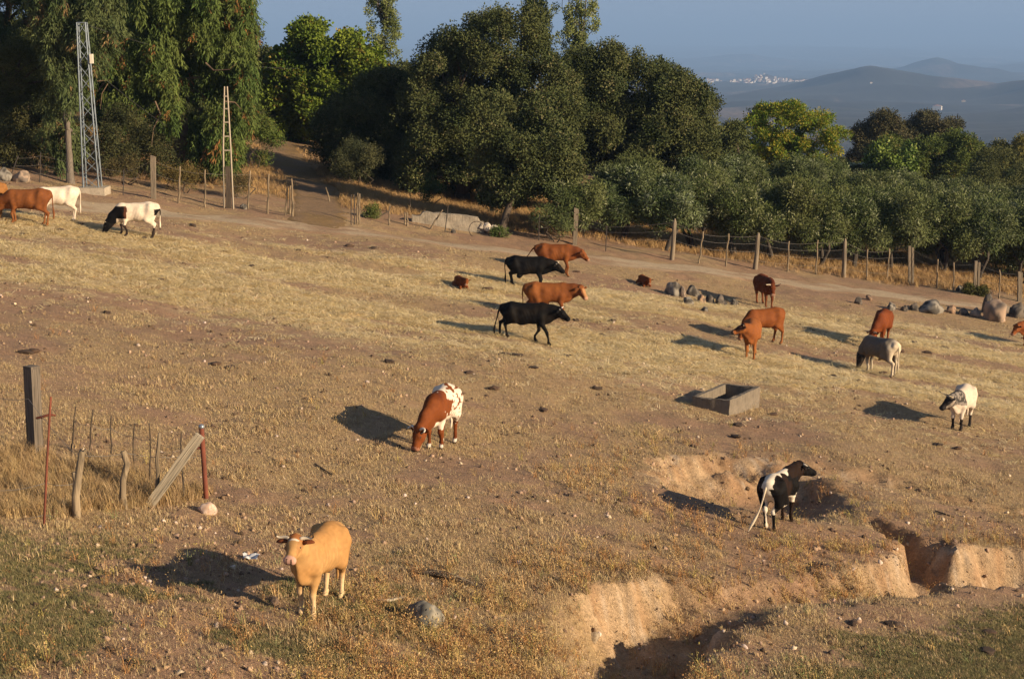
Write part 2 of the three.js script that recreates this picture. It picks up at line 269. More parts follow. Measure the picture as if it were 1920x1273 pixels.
function withUV(g) { const p = g.attributes.position, u = new Float32Array(p.count * 2); for (let i = 0; i < p.count; i++) { u[i * 2] = (p.getX(i) + p.getZ(i)) * 0.9; u[i * 2 + 1] = p.getY(i) * 0.35; } g.setAttribute('uv', new THREE.BufferAttribute(u, 2)); return g; }
function limb(a, b, r0, r1, bend = 0.12, n = 5, seg = 7) { const pts = [], rad = [], L = a.distanceTo(b), off = V(rr(-1, 1), rr(-0.4, 0.6), rr(-1, 1)).multiplyScalar(L * bend); for (let i = 0; i <= n; i++) { const t = i / n; pts.push(a.clone().lerp(b, t).addScaledVector(off, Math.sin(t * Math.PI) + 0.25 * (rnd() - 0.5) * (i % n ? 1 : 0))); rad.push(lerp(r0, r1, t)); } return tube(pts, rad, seg, 0.08); }
/** A tree: trunk and limbs that reach into the lobes, and a crown of leaf sprays through their volume. */
function tree(o) {
  const t = thing(o.name, o.label, o.category ?? 'tree', [o.base.x, o.base.y - 0.05, o.base.z], 0, o.group), B = o.base, rel = p => p.clone().sub(t.position);
  const c = o.lobes.reduce((s, l) => s.add(l[0]), V(0, 0, 0)).multiplyScalar(1 / o.lobes.length), parts = [];
  const forks = [], forkY = o.fork ?? 0.45, fork = rel(B).lerp(rel(c), forkY); fork.x += rr(-0.2, 0.2); const tr = o.trunk ?? 0.3;
  for (let s = 0; s < (o.stems ?? 1); s++) { const f = fork.clone().add(V(rr(-1, 1), rr(-0.3, 0.3), rr(-1, 1)).multiplyScalar(o.stems > 1 ? 0.7 : 0)); const foot = V(0, -0.1, 0); parts.push(limb(foot, f, tr, tr * 0.72, 0.1, 6, 9)); forks.push(f); }
  if (!(o.stems > 1)) parts.push(tube([V(0, -0.25, 0), V(0, 0.1, 0), V(0, 0.4, 0).lerp(fork, 0.05)], [tr * 1.7, tr * 1.25, tr * 1.0], 9, 0.1));
  const main = o.lobes.slice(0, o.limbs ?? 12);
  const mids = main.slice(0, 4).map((l, i) => forks[i % forks.length].clone().lerp(rel(l[0]), 0.55));
  for (const [i, m] of mids.entries()) parts.push(limb(forks[i % forks.length], m, tr * 0.6, tr * 0.34, 0.1));
  main.forEach(l => { const e = rel(l[0]); let m = mids[0]; for (const q of mids) if (q.distanceTo(e) < m.distanceTo(e)) m = q; parts.push(limb(m, e, tr * 0.32, tr * 0.06, 0.14)); });
  if (o.bare) for (const q of o.bare) obj('dead_branch', withUV(tube(q.map(rel), q.map((_, i) => lerp(0.045, 0.012, i / (q.length - 1))), 5)), o.bark ?? barkMat, t);
  const bark = o.bark ?? barkMat; obj('trunk', withUV(join(parts)), bark, t);
  const pts = []; for (const [p, r] of o.lobes) {
    const e = rel(p), n = Math.max(8, Math.round(o.dens * r * r * 12.57));
    for (let k = 0; k < n; k++) {
      let d; do d = V(rnd() * 2 - 1, rnd() * 2 - 1, rnd() * 2 - 1); while (d.lengthSq() > 1 || d.lengthSq() < 0.01); d.normalize();
      const q = r * Math.pow(rr(0.12, 1), 0.45) * (0.88 + 0.25 * noise3(e.x * 3 + d.x * 2.2, e.y * 3 + d.y * 2.2, e.z * 3 + d.z * 2.2));
      pts.push(d.multiplyScalar(q).multiply(V(1, o.squash ?? 0.9, 1)).add(e));
    }
  }
  const im = new THREE.InstancedMesh(o.clump, o.mat ?? LM.matte, pts.length), m = new THREE.Matrix4(), qn = new THREE.Quaternion(), eu = new THREE.Euler(), sc = V(1, 1, 1), col = new THREE.Color();
  pts.forEach((p, i) => {
    const hang = o.hang; eu.set(hang ? rr(-0.5, 0.5) : rr(0, 6.28), rr(0, 6.28), hang ? rr(-0.5, 0.5) : rr(0, 6.28)); qn.setFromEuler(eu); const s = (o.scale ?? 1) * rr(0.75, 1.3); sc.set(s, s * (hang ? rr(0.7, 1.4) : 1), s);
    im.setMatrixAt(i, m.compose(p, qn, sc));
    const w = noise3(p.x * 0.9 + 40, p.y * 0.9, p.z * 0.9), a = o.colors, k = clamp(w * 1.4 - 0.2 + rr(-0.25, 0.25)); let q = mix3(a[0], a[1], k); if (a[2] && rnd() < (o.odd ?? 0.06)) q = a[2]; const v = rr(0.8, 1.2);
    im.setColorAt(i, col.setRGB(q[0] * v, q[1] * v, q[2] * v));
  });
  im.name = 'crown'; im.userData.kind = 'stuff'; shade(im); t.add(im); return t;
}
const C = { oak: [[0.044, 0.060, 0.021], [0.092, 0.102, 0.036], [0.14, 0.13, 0.06]], euca: [[0.050, 0.085, 0.020], [0.110, 0.140, 0.036], [0.19, 0.09, 0.03]], euca2: [[0.048, 0.072, 0.026], [0.098, 0.115, 0.044], [0.18, 0.12, 0.055]], olive: [[0.062, 0.086, 0.028], [0.128, 0.148, 0.058], [0.23, 0.25, 0.15]], plane: [[0.075, 0.13, 0.012], [0.165, 0.21, 0.022], [0.22, 0.17, 0.03]], poplar: [[0.13, 0.165, 0.05], [0.24, 0.265, 0.085], [0.26, 0.26, 0.14]], lime: [[0.085, 0.150, 0.012], [0.185, 0.245, 0.020], [0.33, 0.28, 0.03]], brown: [[0.052, 0.055, 0.026], [0.090, 0.082, 0.040], [0.13, 0.105, 0.055]], shrub: [[0.058, 0.090, 0.020], [0.125, 0.150, 0.036], [0.18, 0.15, 0.05]] };
let palmMat; const foot = (x, z) => V(x, T(x, z), z);
reseed(601);
{ // the eucalyptus belt at the left
  const E = (label, base, poly, depth, thick, n, extra = {}) => tree({ name: 'eucalyptus_tree', label, group: 'eucalyptus trees behind the pylon', base, lobes: lobesOf(poly, depth, thick, [15, 32], Math.round(n * 2.4)), dens: 8, clump: CL.euca, hang: 1, colors: C.euca, odd: 0.045, trunk: 0.32, fork: 0.42, bark: eucaBark, limbs: 18, squash: 1.25, mat: LM.matte, ...extra });
  E('tall drooping eucalyptus with bright hanging foliage behind the concrete pole', foot(-16.9, -85), [[232, -120], [465, -120], [484, 30], [480, 150], [470, 215], [446, 290], [415, 318], [370, 290], [340, 250], [300, 215], [270, 190], [240, 120]], 84, 2.6, 52, { trunk: 0.42, bare: [[at(290, 190, 82), at(300, 215, 81.6), at(287, 240, 81.4), at(283, 275, 81.4)], [at(182, 152, 80), at(205, 150, 80), at(190, 175, 80), at(187, 205, 80)], [at(385, 118, 80), at(400, 132, 79.8), at(430, 130, 79.6), at(443, 118, 79.5)], [at(420, 190, 79), at(440, 192, 79), at(452, 205, 79)]] });
  E('olive grey eucalyptus with a pale trunk left of the lattice pylon', foot(-19.8, -76.5), [[64, -60], [215, -60], [236, 40], [232, 100], [190, 110], [150, 215], [158, 300], [92, 318], [70, 230], [58, 80]], 78, 1.9, 26, { colors: C.euca2, bark: paleBark, trunk: 0.17, fork: 0.35, dens: 6 });
  E('eucalyptus in the second row above the lattice pylon', foot(-21, -96), [[100, -120], [300, -120], [300, 150], [240, 240], [200, 250], [120, 140]], 95, 2.2, 30, { colors: C.euca, trunk: 0.36 });
  E('dark eucalyptus in the back row at the left edge', foot(-32, -104), [[-90, -140], [130, -140], [140, 160], [60, 230], [-90, 230]], 103, 2.5, 34, { colors: C.euca2, trunk: 0.36 });
  E('dark eucalyptus in the back row behind the concrete pole', foot(-17.5, -108), [[220, -110], [455, -110], [462, 140], [400, 260], [240, 270]], 106, 2.2, 34, { colors: C.euca2, trunk: 0.36 });
  for (const [u, d, lab] of [[30, 118, 'far left of the eucalyptus belt'], [150, 124, 'behind the lattice pylon'], [255, 120, 'behind the two big eucalyptus'], [370, 126, 'behind the ladder pole'], [455, 130, 'at the right end of the eucalyptus belt']]) { const x = (u - CX) / F * d, b = foot(x, -d), v1 = 75 + (EYE - b.y) / d * F; tree({ name: 'background_oak', label: 'shaded dark oak in the background, ' + lab, group: 'shaded trees behind the eucalyptus', base: b, lobes: lobesOf([[u - 80, v1 - 120], [u - 40, v1 - 190], [u + 40, v1 - 190], [u + 80, v1 - 120], [u + 85, v1 - 12], [u - 85, v1 - 12]], d, 2.5, [16, 32], 46), dens: 9, clump: CL.oak, colors: C.oak, trunk: 0.25, scale: 1.3 }); }
  tree({ name: 'broadleaf_tree', label: 'dense dark green broadleaf tree hanging in at the left edge', group: 'trees at the left', base: foot(-25.5, -82), lobes: lobesOf([[-90, 40], [50, 42], [132, 78], [136, 180], [80, 190], [40, 225], [-90, 240]], 81, 2, [18, 32], 34), dens: 13, clump: CL.bush, colors: [[0.045, 0.060, 0.020], [0.095, 0.10, 0.035]], trunk: 0.3, scale: 1.3 });
}
{ // the holm oaks in the middle
  const O = (label, base, poly, depth, thick, n, extra = {}) => tree({ name: 'holm_oak', label, group: 'holm oaks in the middle', base, lobes: lobesOf(poly, depth, thick, [12, 34], Math.round(n * 2.9)), dens: 11, clump: CL.oak, colors: C.oak, trunk: 0.36, fork: 0.5, limbs: 22, ...extra });
  O('largest holm oak, its crown rising highest in the middle of the picture', foot(-2.75, -93), [[745, 215], [775, 120], [785, 70], [835, 60], [865, 55], [900, 12], [965, 8], [1015, 30], [1035, 80], [1075, 130], [1095, 210], [1090, 300], [1060, 365], [960, 372], [880, 350], [800, 362], [735, 340]], 93, 3.6, 74, { trunk: 0.42, fork: 0.38 });
  for (const [u, d, lab] of [[640, 122, 'above the farm track'], [790, 126, 'behind the largest holm oak'], [1010, 122, 'between the two great oaks'], [1230, 124, 'behind the broad right hand oak']]) { const x = (u - CX) / F * d, b = foot(x, -d), v1 = 75 + (EYE - b.y) / d * F; tree({ name: 'background_oak', label: 'shaded dark oak in the background, ' + lab, group: 'shaded trees behind the oaks', base: b, lobes: lobesOf([[u - 85, v1 - 100], [u - 40, v1 - 150], [u + 40, v1 - 150], [u + 85, v1 - 100], [u + 90, v1 - 10], [u - 90, v1 - 10]], d, 2.5, [16, 30], 40), dens: 9, clump: CL.oak, colors: C.oak, trunk: 0.25, scale: 1.3 }); }
  O('low leaning holm oak beside the broken white wall', foot(-0.5, -80.8), [[885, 235], [945, 175], [1020, 190], [1075, 240], [1095, 300], [1070, 350], [1020, 372], [960, 385], [910, 380], [890, 320]], 83, 1.7, 26, { trunk: 0.2, fork: 0.5, limbs: 12 });
  O('broad holm oak right of the largest, before the distant town', foot(8.6, -101), [[1045, 180], [1060, 110], [1110, 95], [1150, 78], [1195, 82], [1225, 110], [1290, 130], [1320, 150], [1346, 185], [1335, 225], [1350, 265], [1330, 320], [1260, 345], [1180, 300], [1110, 330], [1060, 335]], 101, 3.4, 66, { trunk: 0.4, fork: 0.4 });
  O('shaded holm oak at the left of the group above the farm track', foot(-7.6, -97), [[590, 235], [625, 175], [680, 135], [745, 130], [790, 160], [790, 300], [770, 350], [700, 355], [640, 325], [592, 290]], 97, 2.6, 40, { trunk: 0.3 });
}
{ // behind them
  const pl = (label, base, poly, depth, thick, n) => tree({ name: 'plane_tree', label, base, lobes: lobesOf(poly, depth, thick, [13, 28], n * 2), dens: 9, clump: CL.plane, colors: C.plane, mat: LM.soft, trunk: 0.3, group: 'bright broadleaf trees behind the oaks' });
  pl('bright green plane tree between the eucalyptus and the oaks', foot(-14.2, -117), [[484, 190], [492, 130], [530, 85], [548, 48], [600, 36], [650, 44], [668, 75], [712, 92], [722, 140], [700, 215], [640, 245], [570, 255], [500, 250]], 115, 3, 64);
  for (const [label, x, z, poly, d] of [['slender poplar rising above the plane tree', -9.7, -128, [[684, 40], [690, -10], [700, -80], [735, -80], [744, 40], [752, 130], [700, 140]], 127], ['thin sparse poplar showing just above the largest oak', 2, -132, [[974, 40], [985, -80], [1012, -80], [1034, 40], [1030, 110], [980, 90]], 131], ['wide headed poplar right of the largest oak', 4.7, -130, [[1034, 30], [1040, -70], [1100, -80], [1122, 30], [1116, 105], [1050, 115]], 129]])
    tree({ name: 'poplar_tree', label, group: 'poplars behind the oaks', base: foot(x, z), lobes: lobesOf(poly, d, 0.8, [5, 10], 66), dens: 8, clump: CL.poplar, colors: C.poplar, mat: LM.soft, trunk: 0.14, fork: 0.3, limbs: 34, squash: 1.7, bark: paleBark });
  tree({ name: 'locust_tree', label: 'yellow green feathery tree standing above the olives', base: foot(20.6, -128), lobes: lobesOf([[1372, 300], [1384, 255], [1412, 205], [1450, 184], [1500, 186], [1548, 203], [1595, 243], [1592, 280], [1560, 320], [1500, 345], [1400, 340]], 127, 3, [8, 17], 120), dens: 8, clump: CL.feather, colors: C.lime, odd: 0.3, mat: LM.soft, squash: 0.55, trunk: 0.18, limbs: 30, fork: 0.3 });
  const R = (name, label, x, z, poly, d, n, cl, co, extra = {}) => tree({ name, label, group: 'trees beyond the olive grove', base: foot(x, z), lobes: lobesOf(poly, d, 2, [12, 24], n), dens: 12, clump: cl, colors: co, trunk: 0.2, ...extra });
  R('round_oak', 'brownish round topped oak, left one of the pair on the skyline', 35, -172, [[1590, 245], [1612, 218], [1650, 208], [1700, 220], [1716, 290], [1592, 310]], 170, 34, CL.oak, C.brown, { scale: 1.3 });
  R('round_oak', 'brownish round topped oak, right one of the pair on the skyline', 42.5, -174, [[1682, 240], [1715, 210], [1765, 212], [1812, 240], [1822, 310], [1680, 310]], 172, 34, CL.oak, C.brown, { scale: 1.3 });
  R('pine_tree', 'light green feathery tree in front of the round oaks', 33, -150, [[1610, 300], [1650, 262], [1690, 240], [1750, 258], [1800, 246], [1850, 272], [1870, 345], [1620, 350]], 149, 60, CL.feather, C.shrub);
  R('fig_tree', 'glossy bright green fig with large leaves behind the olives', 29.8, -138, [[1626, 290], [1655, 262], [1690, 270], [1740, 280], [1735, 330], [1690, 370], [1640, 350]], 137, 16, CL.fig, [[0.06, 0.105, 0.02], [0.13, 0.18, 0.03], [0.2, 0.24, 0.06]], { mat: LM.gloss, dens: 8 });
  R('pine_tree', 'yellowish green tree cut off by the right edge', 43, -150, [[1850, 300], [1875, 262], [1930, 250], [2010, 262], [2010, 360], [1852, 360]], 148, 44, CL.feather, [[0.10, 0.105, 0.03], [0.19, 0.17, 0.045], [0.24, 0.18, 0.05]]);
  R('leafy_tree', 'mid green rounded tree before the right edge tree', 36.5, -132, [[1800, 330], [1815, 285], [1850, 272], [1900, 284], [1960, 300], [1960, 380], [1805, 380]], 131, 34, CL.bush, [[0.06, 0.075, 0.026], [0.125, 0.13, 0.05]], { scale: 1.6, dens: 10 });
  R('leafy_shrub', 'dark green shrub beside the yellow green tree', 17.2, -122, [[1346, 260], [1370, 228], [1405, 228], [1425, 280], [1420, 320], [1350, 320]], 121, 12, CL.feather, [[0.055, 0.075, 0.025], [0.11, 0.12, 0.04]], { dens: 11 });
}
reseed(777);
{ // the olive grove
  const front = [[1075, 372, 84.5, 38], [1168, 362, 87, 50], [1246, 382, 86, 46], [1302, 372, 88, 40], [1372, 388, 87.5, 48], [1455, 392, 88, 52], [1536, 402, 89, 48], [1602, 412, 90, 46], [1682, 402, 91, 56], [1768, 418, 92, 52], [1846, 424, 92, 50], [1925, 432, 93, 52]];
  const ord = ['first', 'second', 'third', 'fourth', 'fifth', 'sixth', 'seventh', 'eighth', 'ninth', 'tenth', 'eleventh', 'twelfth'];
  const olive = (label, base, c, r, group, dens) => {
    const lobes = []; for (let k = 0; k < 24; k++) { const a = rr(0, 6.28), q = Math.sqrt(rnd()) * 0.85; lobes.push([c.clone().add(V(Math.cos(a) * q * r, rr(-0.75, 0.62) * r * 0.95 * (1 - 0.35 * q), Math.sin(a) * q * r)), r * rr(0.20, 0.40)]); }
    const hue = rr(-0.5, 0.5), k = h => [h[0] * (1 + 0.12 * hue), h[1], h[2] * (1 - 0.25 * hue)];
    tree({ name: 'olive_tree', label, group, base, lobes, dens, clump: CL.olive, colors: C.olive.map(k), odd: 0.12, trunk: 0.11, stems: 2, fork: 0.4, limbs: 9, bark: oliveBark, scale: 1.05 });
  };
  front.forEach(([u, v, d, rp], i) => { d -= 2.2; const c = at(u, v, d), b = foot(c.x + rr(-0.3, 0.3), c.z); const r = rp * pxm(d) * 1.38; c.y = Math.max(c.y, b.y + r * 0.72 + 0.15); olive(`grey green olive tree just behind the fence, ${ord[i]} from the leaning oak`, b, c, r, 'front row of the olive grove', 17); });
  const rows = [[93.5, 7, 36, 3.3], [98.5, 12, 39, 3.5], [104, 14, 42, 3.7], [110.5, 15, 46, 3.9], [118, 12, 50, 4.2], [127, 12, 53, 4.4], [137, 16, 56, 4.8]];
  rows.forEach(([z, x0, x1, st], j) => { let nth = -1; for (let x = x0; x < x1; x += st) { nth = Math.min(nth + 1, 11); const X = x + rr(-0.9, 0.9), Z = -z + rr(-1.2, 1.2), b = foot(X, Z), r = rr(1.5, 2.15), c = b.clone().add(V(0, r + rr(0.2, 0.9), 0)); olive(`grey green olive tree in the ${ord[j + 1]} row of the grove, ${ord[nth]} from the left`, b, c, r, 'inner rows of the olive grove', 13); } });
}
{ // bushes along the fence and the track
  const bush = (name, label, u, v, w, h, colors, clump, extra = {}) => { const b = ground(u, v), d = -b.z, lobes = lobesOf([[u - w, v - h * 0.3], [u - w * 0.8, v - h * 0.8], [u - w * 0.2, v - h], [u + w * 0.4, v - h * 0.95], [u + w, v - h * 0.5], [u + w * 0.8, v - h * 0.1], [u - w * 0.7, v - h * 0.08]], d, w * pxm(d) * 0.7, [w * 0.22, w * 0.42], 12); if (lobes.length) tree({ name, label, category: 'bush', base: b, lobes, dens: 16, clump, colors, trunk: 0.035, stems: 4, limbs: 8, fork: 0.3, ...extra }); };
  bush('olive_bush', 'small olive bush with bare stems beside the farm track', 478, 318, 58, 120, C.shrub, CL.olive);
  bush('leafy_shrub', 'dark shrub under the oaks right of the farm track', 672, 352, 60, 90, [[0.05, 0.06, 0.028], [0.10, 0.10, 0.045]], CL.bush);
  bush('wild_olive', 'thin multi stemmed wild olive by the square wooden post', 1040, 452, 40, 110, C.olive, CL.olive, { dens: 11 });
  bush('green_bush', 'small round green bush behind the broken wall', 808, 388, 26, 62, [[0.035, 0.065, 0.018], [0.07, 0.10, 0.03]], CL.bush);
  bush('green_bush', 'low green tuft beside the fence stakes at the gate gap', 696, 408, 13, 24, [[0.06, 0.09, 0.02], [0.13, 0.15, 0.04]], CL.bush);
  bush('green_bush', 'small green tuft at the foot of the leaning oak', 935, 444, 13, 18, [[0.04, 0.075, 0.02], [0.09, 0.12, 0.03]], CL.bush);
  bush('green_bush', 'dark round tuft by the double fence post, left one', 1818, 552, 10, 18, [[0.05, 0.06, 0.02], [0.1, 0.1, 0.03]], CL.bush);
  bush('green_bush', 'dark round tuft by the double fence post, right one', 1845, 556, 9, 17, [[0.05, 0.06, 0.02], [0.1, 0.1, 0.03]], CL.bush);
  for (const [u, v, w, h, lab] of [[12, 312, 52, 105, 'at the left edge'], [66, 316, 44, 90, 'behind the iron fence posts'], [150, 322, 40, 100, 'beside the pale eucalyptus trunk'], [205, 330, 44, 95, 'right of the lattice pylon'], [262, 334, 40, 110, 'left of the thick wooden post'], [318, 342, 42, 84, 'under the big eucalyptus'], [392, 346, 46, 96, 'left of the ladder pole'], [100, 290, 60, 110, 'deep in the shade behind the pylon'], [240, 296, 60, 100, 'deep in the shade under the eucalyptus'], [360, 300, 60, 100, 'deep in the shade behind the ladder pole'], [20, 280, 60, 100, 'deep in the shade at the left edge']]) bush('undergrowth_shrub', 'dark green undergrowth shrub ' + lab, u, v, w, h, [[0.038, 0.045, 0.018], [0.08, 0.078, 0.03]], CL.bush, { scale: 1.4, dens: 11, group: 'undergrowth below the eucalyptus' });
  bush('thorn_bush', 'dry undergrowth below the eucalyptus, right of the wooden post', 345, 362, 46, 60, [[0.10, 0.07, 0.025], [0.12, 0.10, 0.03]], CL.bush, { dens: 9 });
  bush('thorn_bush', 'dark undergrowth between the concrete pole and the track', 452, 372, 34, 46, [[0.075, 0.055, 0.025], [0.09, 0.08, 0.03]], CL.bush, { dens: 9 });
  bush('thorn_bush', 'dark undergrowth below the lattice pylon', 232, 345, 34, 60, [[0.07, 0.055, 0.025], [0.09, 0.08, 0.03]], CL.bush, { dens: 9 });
}
{ // a small palm among the trees beyond the grove
  const b = foot(28.2, -139), t = thing('palm_tree', 'small palm with arching fronds left of the fig', 'palm', [b.x, b.y, b.z]), top = at(1604, 322, 139).sub(b), pm = leafMat(0.6);
  obj('trunk', withUV(tube([V(0, -0.2, 0), top], [0.2, 0.16], 9, 0.1)), barkMat, t);
  for (let k = 0; k < 16; k++) { const a = k * 2.4, up = rr(0.5, 1.5), P = [], I = []; for (let i = 0; i <= 10; i++) { const f = i / 10, r = 2.3 * f * Math.cos(up * (1 - 0.5 * f)), y = 2.3 * (f * Math.sin(up) - f * f * 0.75), w = 0.3 * Math.sin(Math.min(1, f * 1.3 + 0.1) * Math.PI * 0.85); const c = V(Math.cos(a) * r, y, Math.sin(a) * r).add(top), s = V(-Math.sin(a), 0, Math.cos(a)); const l = c.clone().addScaledVector(s, w), q = c.clone().addScaledVector(s, -w); l.y -= w * 0.5; q.y -= w * 0.5; P.push(l.x, l.y, l.z, c.x, c.y, c.z, q.x, q.y, q.z); if (i) { const o = i * 3; I.push(o - 3, o - 2, o, o - 2, o + 1, o, o - 2, o - 1, o + 1, o - 1, o + 2, o + 1); } } const g = new THREE.BufferGeometry(); g.setAttribute('position', new THREE.Float32BufferAttribute(P, 3)); g.setIndex(I); g.computeVertexNormals(); obj('frond', g, (palmMat ??= new THREE.MeshStandardMaterial({ color: new THREE.Color().setRGB(0.13, 0.15, 0.06), roughness: 0.6, side: THREE.DoubleSide })), t); }
}
console.log('trees');

// ---------------------------------------------------------------- the far country: valley, wooded hills, a white town, the last plateau
const BASE = [[240, -130], [600, -128], [1500, -124], [2500, -136], [3200, -150], [4500, -172], [6000, -186], [7500, -196], [9500, -205], [15000, -235], [19000, -240], [26000, -128], [34000, -120]];
function farH(x, d) {                                                  // height at a distance d along the view and x across it
  let k = 0; while (k < BASE.length - 2 && BASE[k + 1][0] < d) k++;
  let y = lerp(BASE[k][1], BASE[k + 1][1], sstep(BASE[k][0], BASE[k + 1][0], d));
  const hill = (cx, cd, h, wx, wd, p = 2) => { const q = Math.hypot((x - cx) / wx, (d - cd) / wd); y += h * Math.exp(-Math.pow(q, p)); };
  hill(1085, 5200, 62, 150, 420, 1.5); hill(1120, 5400, 40, 420, 700); hill(760, 5000, 26, 300, 420); hill(1500, 5500, 18, 260, 500);
  hill(1150, 7800, 46, 75, 240, 1.6); hill(1420, 7900, 32, 260, 400); hill(950, 7700, 26, 320, 420);
  hill(2345, 9500, 128, 235, 700, 1.08); hill(1450, 4700, 66, 170, 500, 1.7); hill(1750, 4700, 62, 260, 600); hill(1250, 3700, 24, 180, 300); hill(1150, 4250, 20, 300, 260); hill(1180, 3500, 16, 240, 350); hill(620, 3900, 22, 260, 420); hill(1000, 2900, 14, 160, 260); hill(870, 2750, 9, 90, 200);
  hill(-720, 5000, 150, 130, 600, 1.6); hill(-1500, 5600, 150, 500, 700); hill(2500, 6200, 40, 420, 600); hill(1400, 6700, 24, 500, 400); hill(760, 6400, 22, 420, 420);
  hill(9200, 14500, 480, 1500, 2200, 1.6); hill(-8800, 13500, 470, 1600, 2200, 1.6); hill(2200, 17500, 110, 700, 900, 1.5); hill(5200, 15500, 90, 900, 900, 1.6); hill(3900, 12800, 60, 500, 700);
  const n = Math.min(1, d / 3000); y += n * (fbm2(x / 620, d / 360, 4, 201) - 0.5) * 84 + (fbm2(x / 90, d / 110, 2, 211) - 0.5) * 7;
  if (d > 18000) y += (fbm2(x / 2200, d / 9000, 4, 231) - 0.5) * 150;
  return y;
}
{
  const nc = 480, nr = 360, U = [], P = [], Cc = [], I = [];
  for (let j = 0; j <= nr; j++) {
    const d = 250 * Math.pow(34000 / 250, j / nr);
    for (let i = 0; i <= nc; i++) {
      const s = i / nc * 2 - 1, a = Math.sign(s) * Math.pow(Math.abs(s), 1.25) * 0.75, x = d * Math.tan(a), y = farH(x, d);
      P.push(x, y, -d); U.push(x / 700, d / 3600);
      const wood = fbm2(x / 110, d / 420, 4, 241), field = sstep(0.57, 0.67, fbm2(x / 230 + 9, d / 900, 4, 251) * 0.7 + wood * 0.3);
      let c = mix3([0.009, 0.012, 0.008], [0.028, 0.029, 0.017], wood); c = mix3(c, [0.30, 0.20, 0.14], field * 0.7);
      const tw = Math.exp(-(((x - 1190) / 70) ** 2) - ((d - 7650) / 230) ** 2); c = mix3(c, [0.34, 0.20, 0.13], tw * 0.7 * sstep(0.3, 0.6, noise2(x / 40, d / 60, 9)));
      Cc.push(...c);
      if (i < nc && j < nr) { const k = j * (nc + 1) + i; I.push(k, k + 1, k + nc + 1, k + 1, k + nc + 2, k + nc + 1); }
    }
  }
  const g = new THREE.BufferGeometry(); g.setAttribute('position', new THREE.Float32BufferAttribute(P, 3)); g.setAttribute('color', new THREE.Float32BufferAttribute(Cc, 3)); g.setAttribute('uv', new THREE.Float32BufferAttribute(U, 2)); g.setIndex(I); g.computeVertexNormals();
  tag(obj('hills', g, new THREE.MeshStandardMaterial({ vertexColors: true, roughness: 1, map: canvasTex(512, (i, j) => { const w = (f, s) => { const g = (a, b) => hash3(((a % f) + f) % f, ((b % f) + f) % f, s), x = i / 512 * f, y = j / 512 * f, xi = Math.floor(x), yi = Math.floor(y), u = x - xi, v = y - yi; return lerp(lerp(g(xi, yi), g(xi + 1, yi), u), lerp(g(xi, yi + 1), g(xi + 1, yi + 1), u), v); }; const v = clamp(0.15 + 0.5 * w(16, 1) + 0.5 * w(48, 2) + 0.35 * w(128, 3) - 0.25) * 255; return [v, v, v]; }) })), 'hazy wooded hills and far plateau across the valley', null, null, 'structure');
}
{ // the town: small white houses with tiled roofs on the hillside
  reseed(4242);
  const wallM = [M(0.62, 0.58, 0.53), M(0.50, 0.43, 0.36), M(0.70, 0.68, 0.65)], roofM = M(0.30, 0.15, 0.09);
  const wallG = new THREE.BoxGeometry(1, 1, 1).translate(0, 0.5, 0), roofG = new THREE.CylinderGeometry(0.05, 0.74, 0.28, 4, 1).rotateY(Math.PI / 4).translate(0, 1.14, 0);
  const house = (x, d, w, h, l, label, group) => { const y = farH(x, d), t = thing('distant_house', label, 'house', [x, y - 3, -d], rr(-0.5, 0.5), group), s = V(w, h + 3, l); const a = obj('wall', wallG, wallM[Math.floor(rnd() * 3)], t), b = obj('roof', roofG, roofM, t); a.scale.copy(s); b.scale.copy(s); };
  const inTown = [[1322, 143], [1350, 138], [1400, 146], [1440, 152], [1480, 156], [1484, 162], [1440, 166], [1400, 172], [1345, 178], [1322, 176]];
  let n = 0; for (let k = 0; k < 2000 && n < 150; k++) { const u = rr(1320, 1490), v = rr(136, 180); if (!inPoly(inTown, u, v) || noise2(u / 14, v / 6, 77) < 0.42) continue; const d = lerp(8050, 7150, (v - 136) / 42) + rr(-60, 60), x = (u - CX) / F * d; house(x, d, rr(7, 15), rr(5, 9), rr(7, 12), 'tiny white house packed in the far hillside town', 'houses of the far white town'); n++; }
  for (let k = 0; k < 14; k++) { const u = rr(1478, 1530), d = rr(7800, 7950); house((u - CX) / F * d, d, rr(9, 16), rr(5, 9), 10, 'tiny white house strung out right of the far town', 'outlying houses of the far town'); }
  for (const [u, d, w, label] of [[1428, 7800, 14, 'lone white chapel on the summit above the far town'], [1762, 5050, 22, 'white farmhouse on the pale knoll below the cone hill'], [1752, 4050, 34, 'long white farm shed in the middle of the far hills'], [1722, 4300, 13, 'small white farmhouse left of the long white shed'], [1720, 3150, 12, 'white cottage low in the valley above the round oaks'], [1784, 3080, 13, 'brightest white cottage low in the valley, right of the round oaks'], [1627, 4900, 11, 'small white cottage on the slope of the nearer round hill'], [1800, 4500, 16, 'pale farmhouse in the fields at the right']]) house((u - CX) / F * d, d, w * 0.6, w * 0.26, w * 0.3, label);
}
console.log('far');

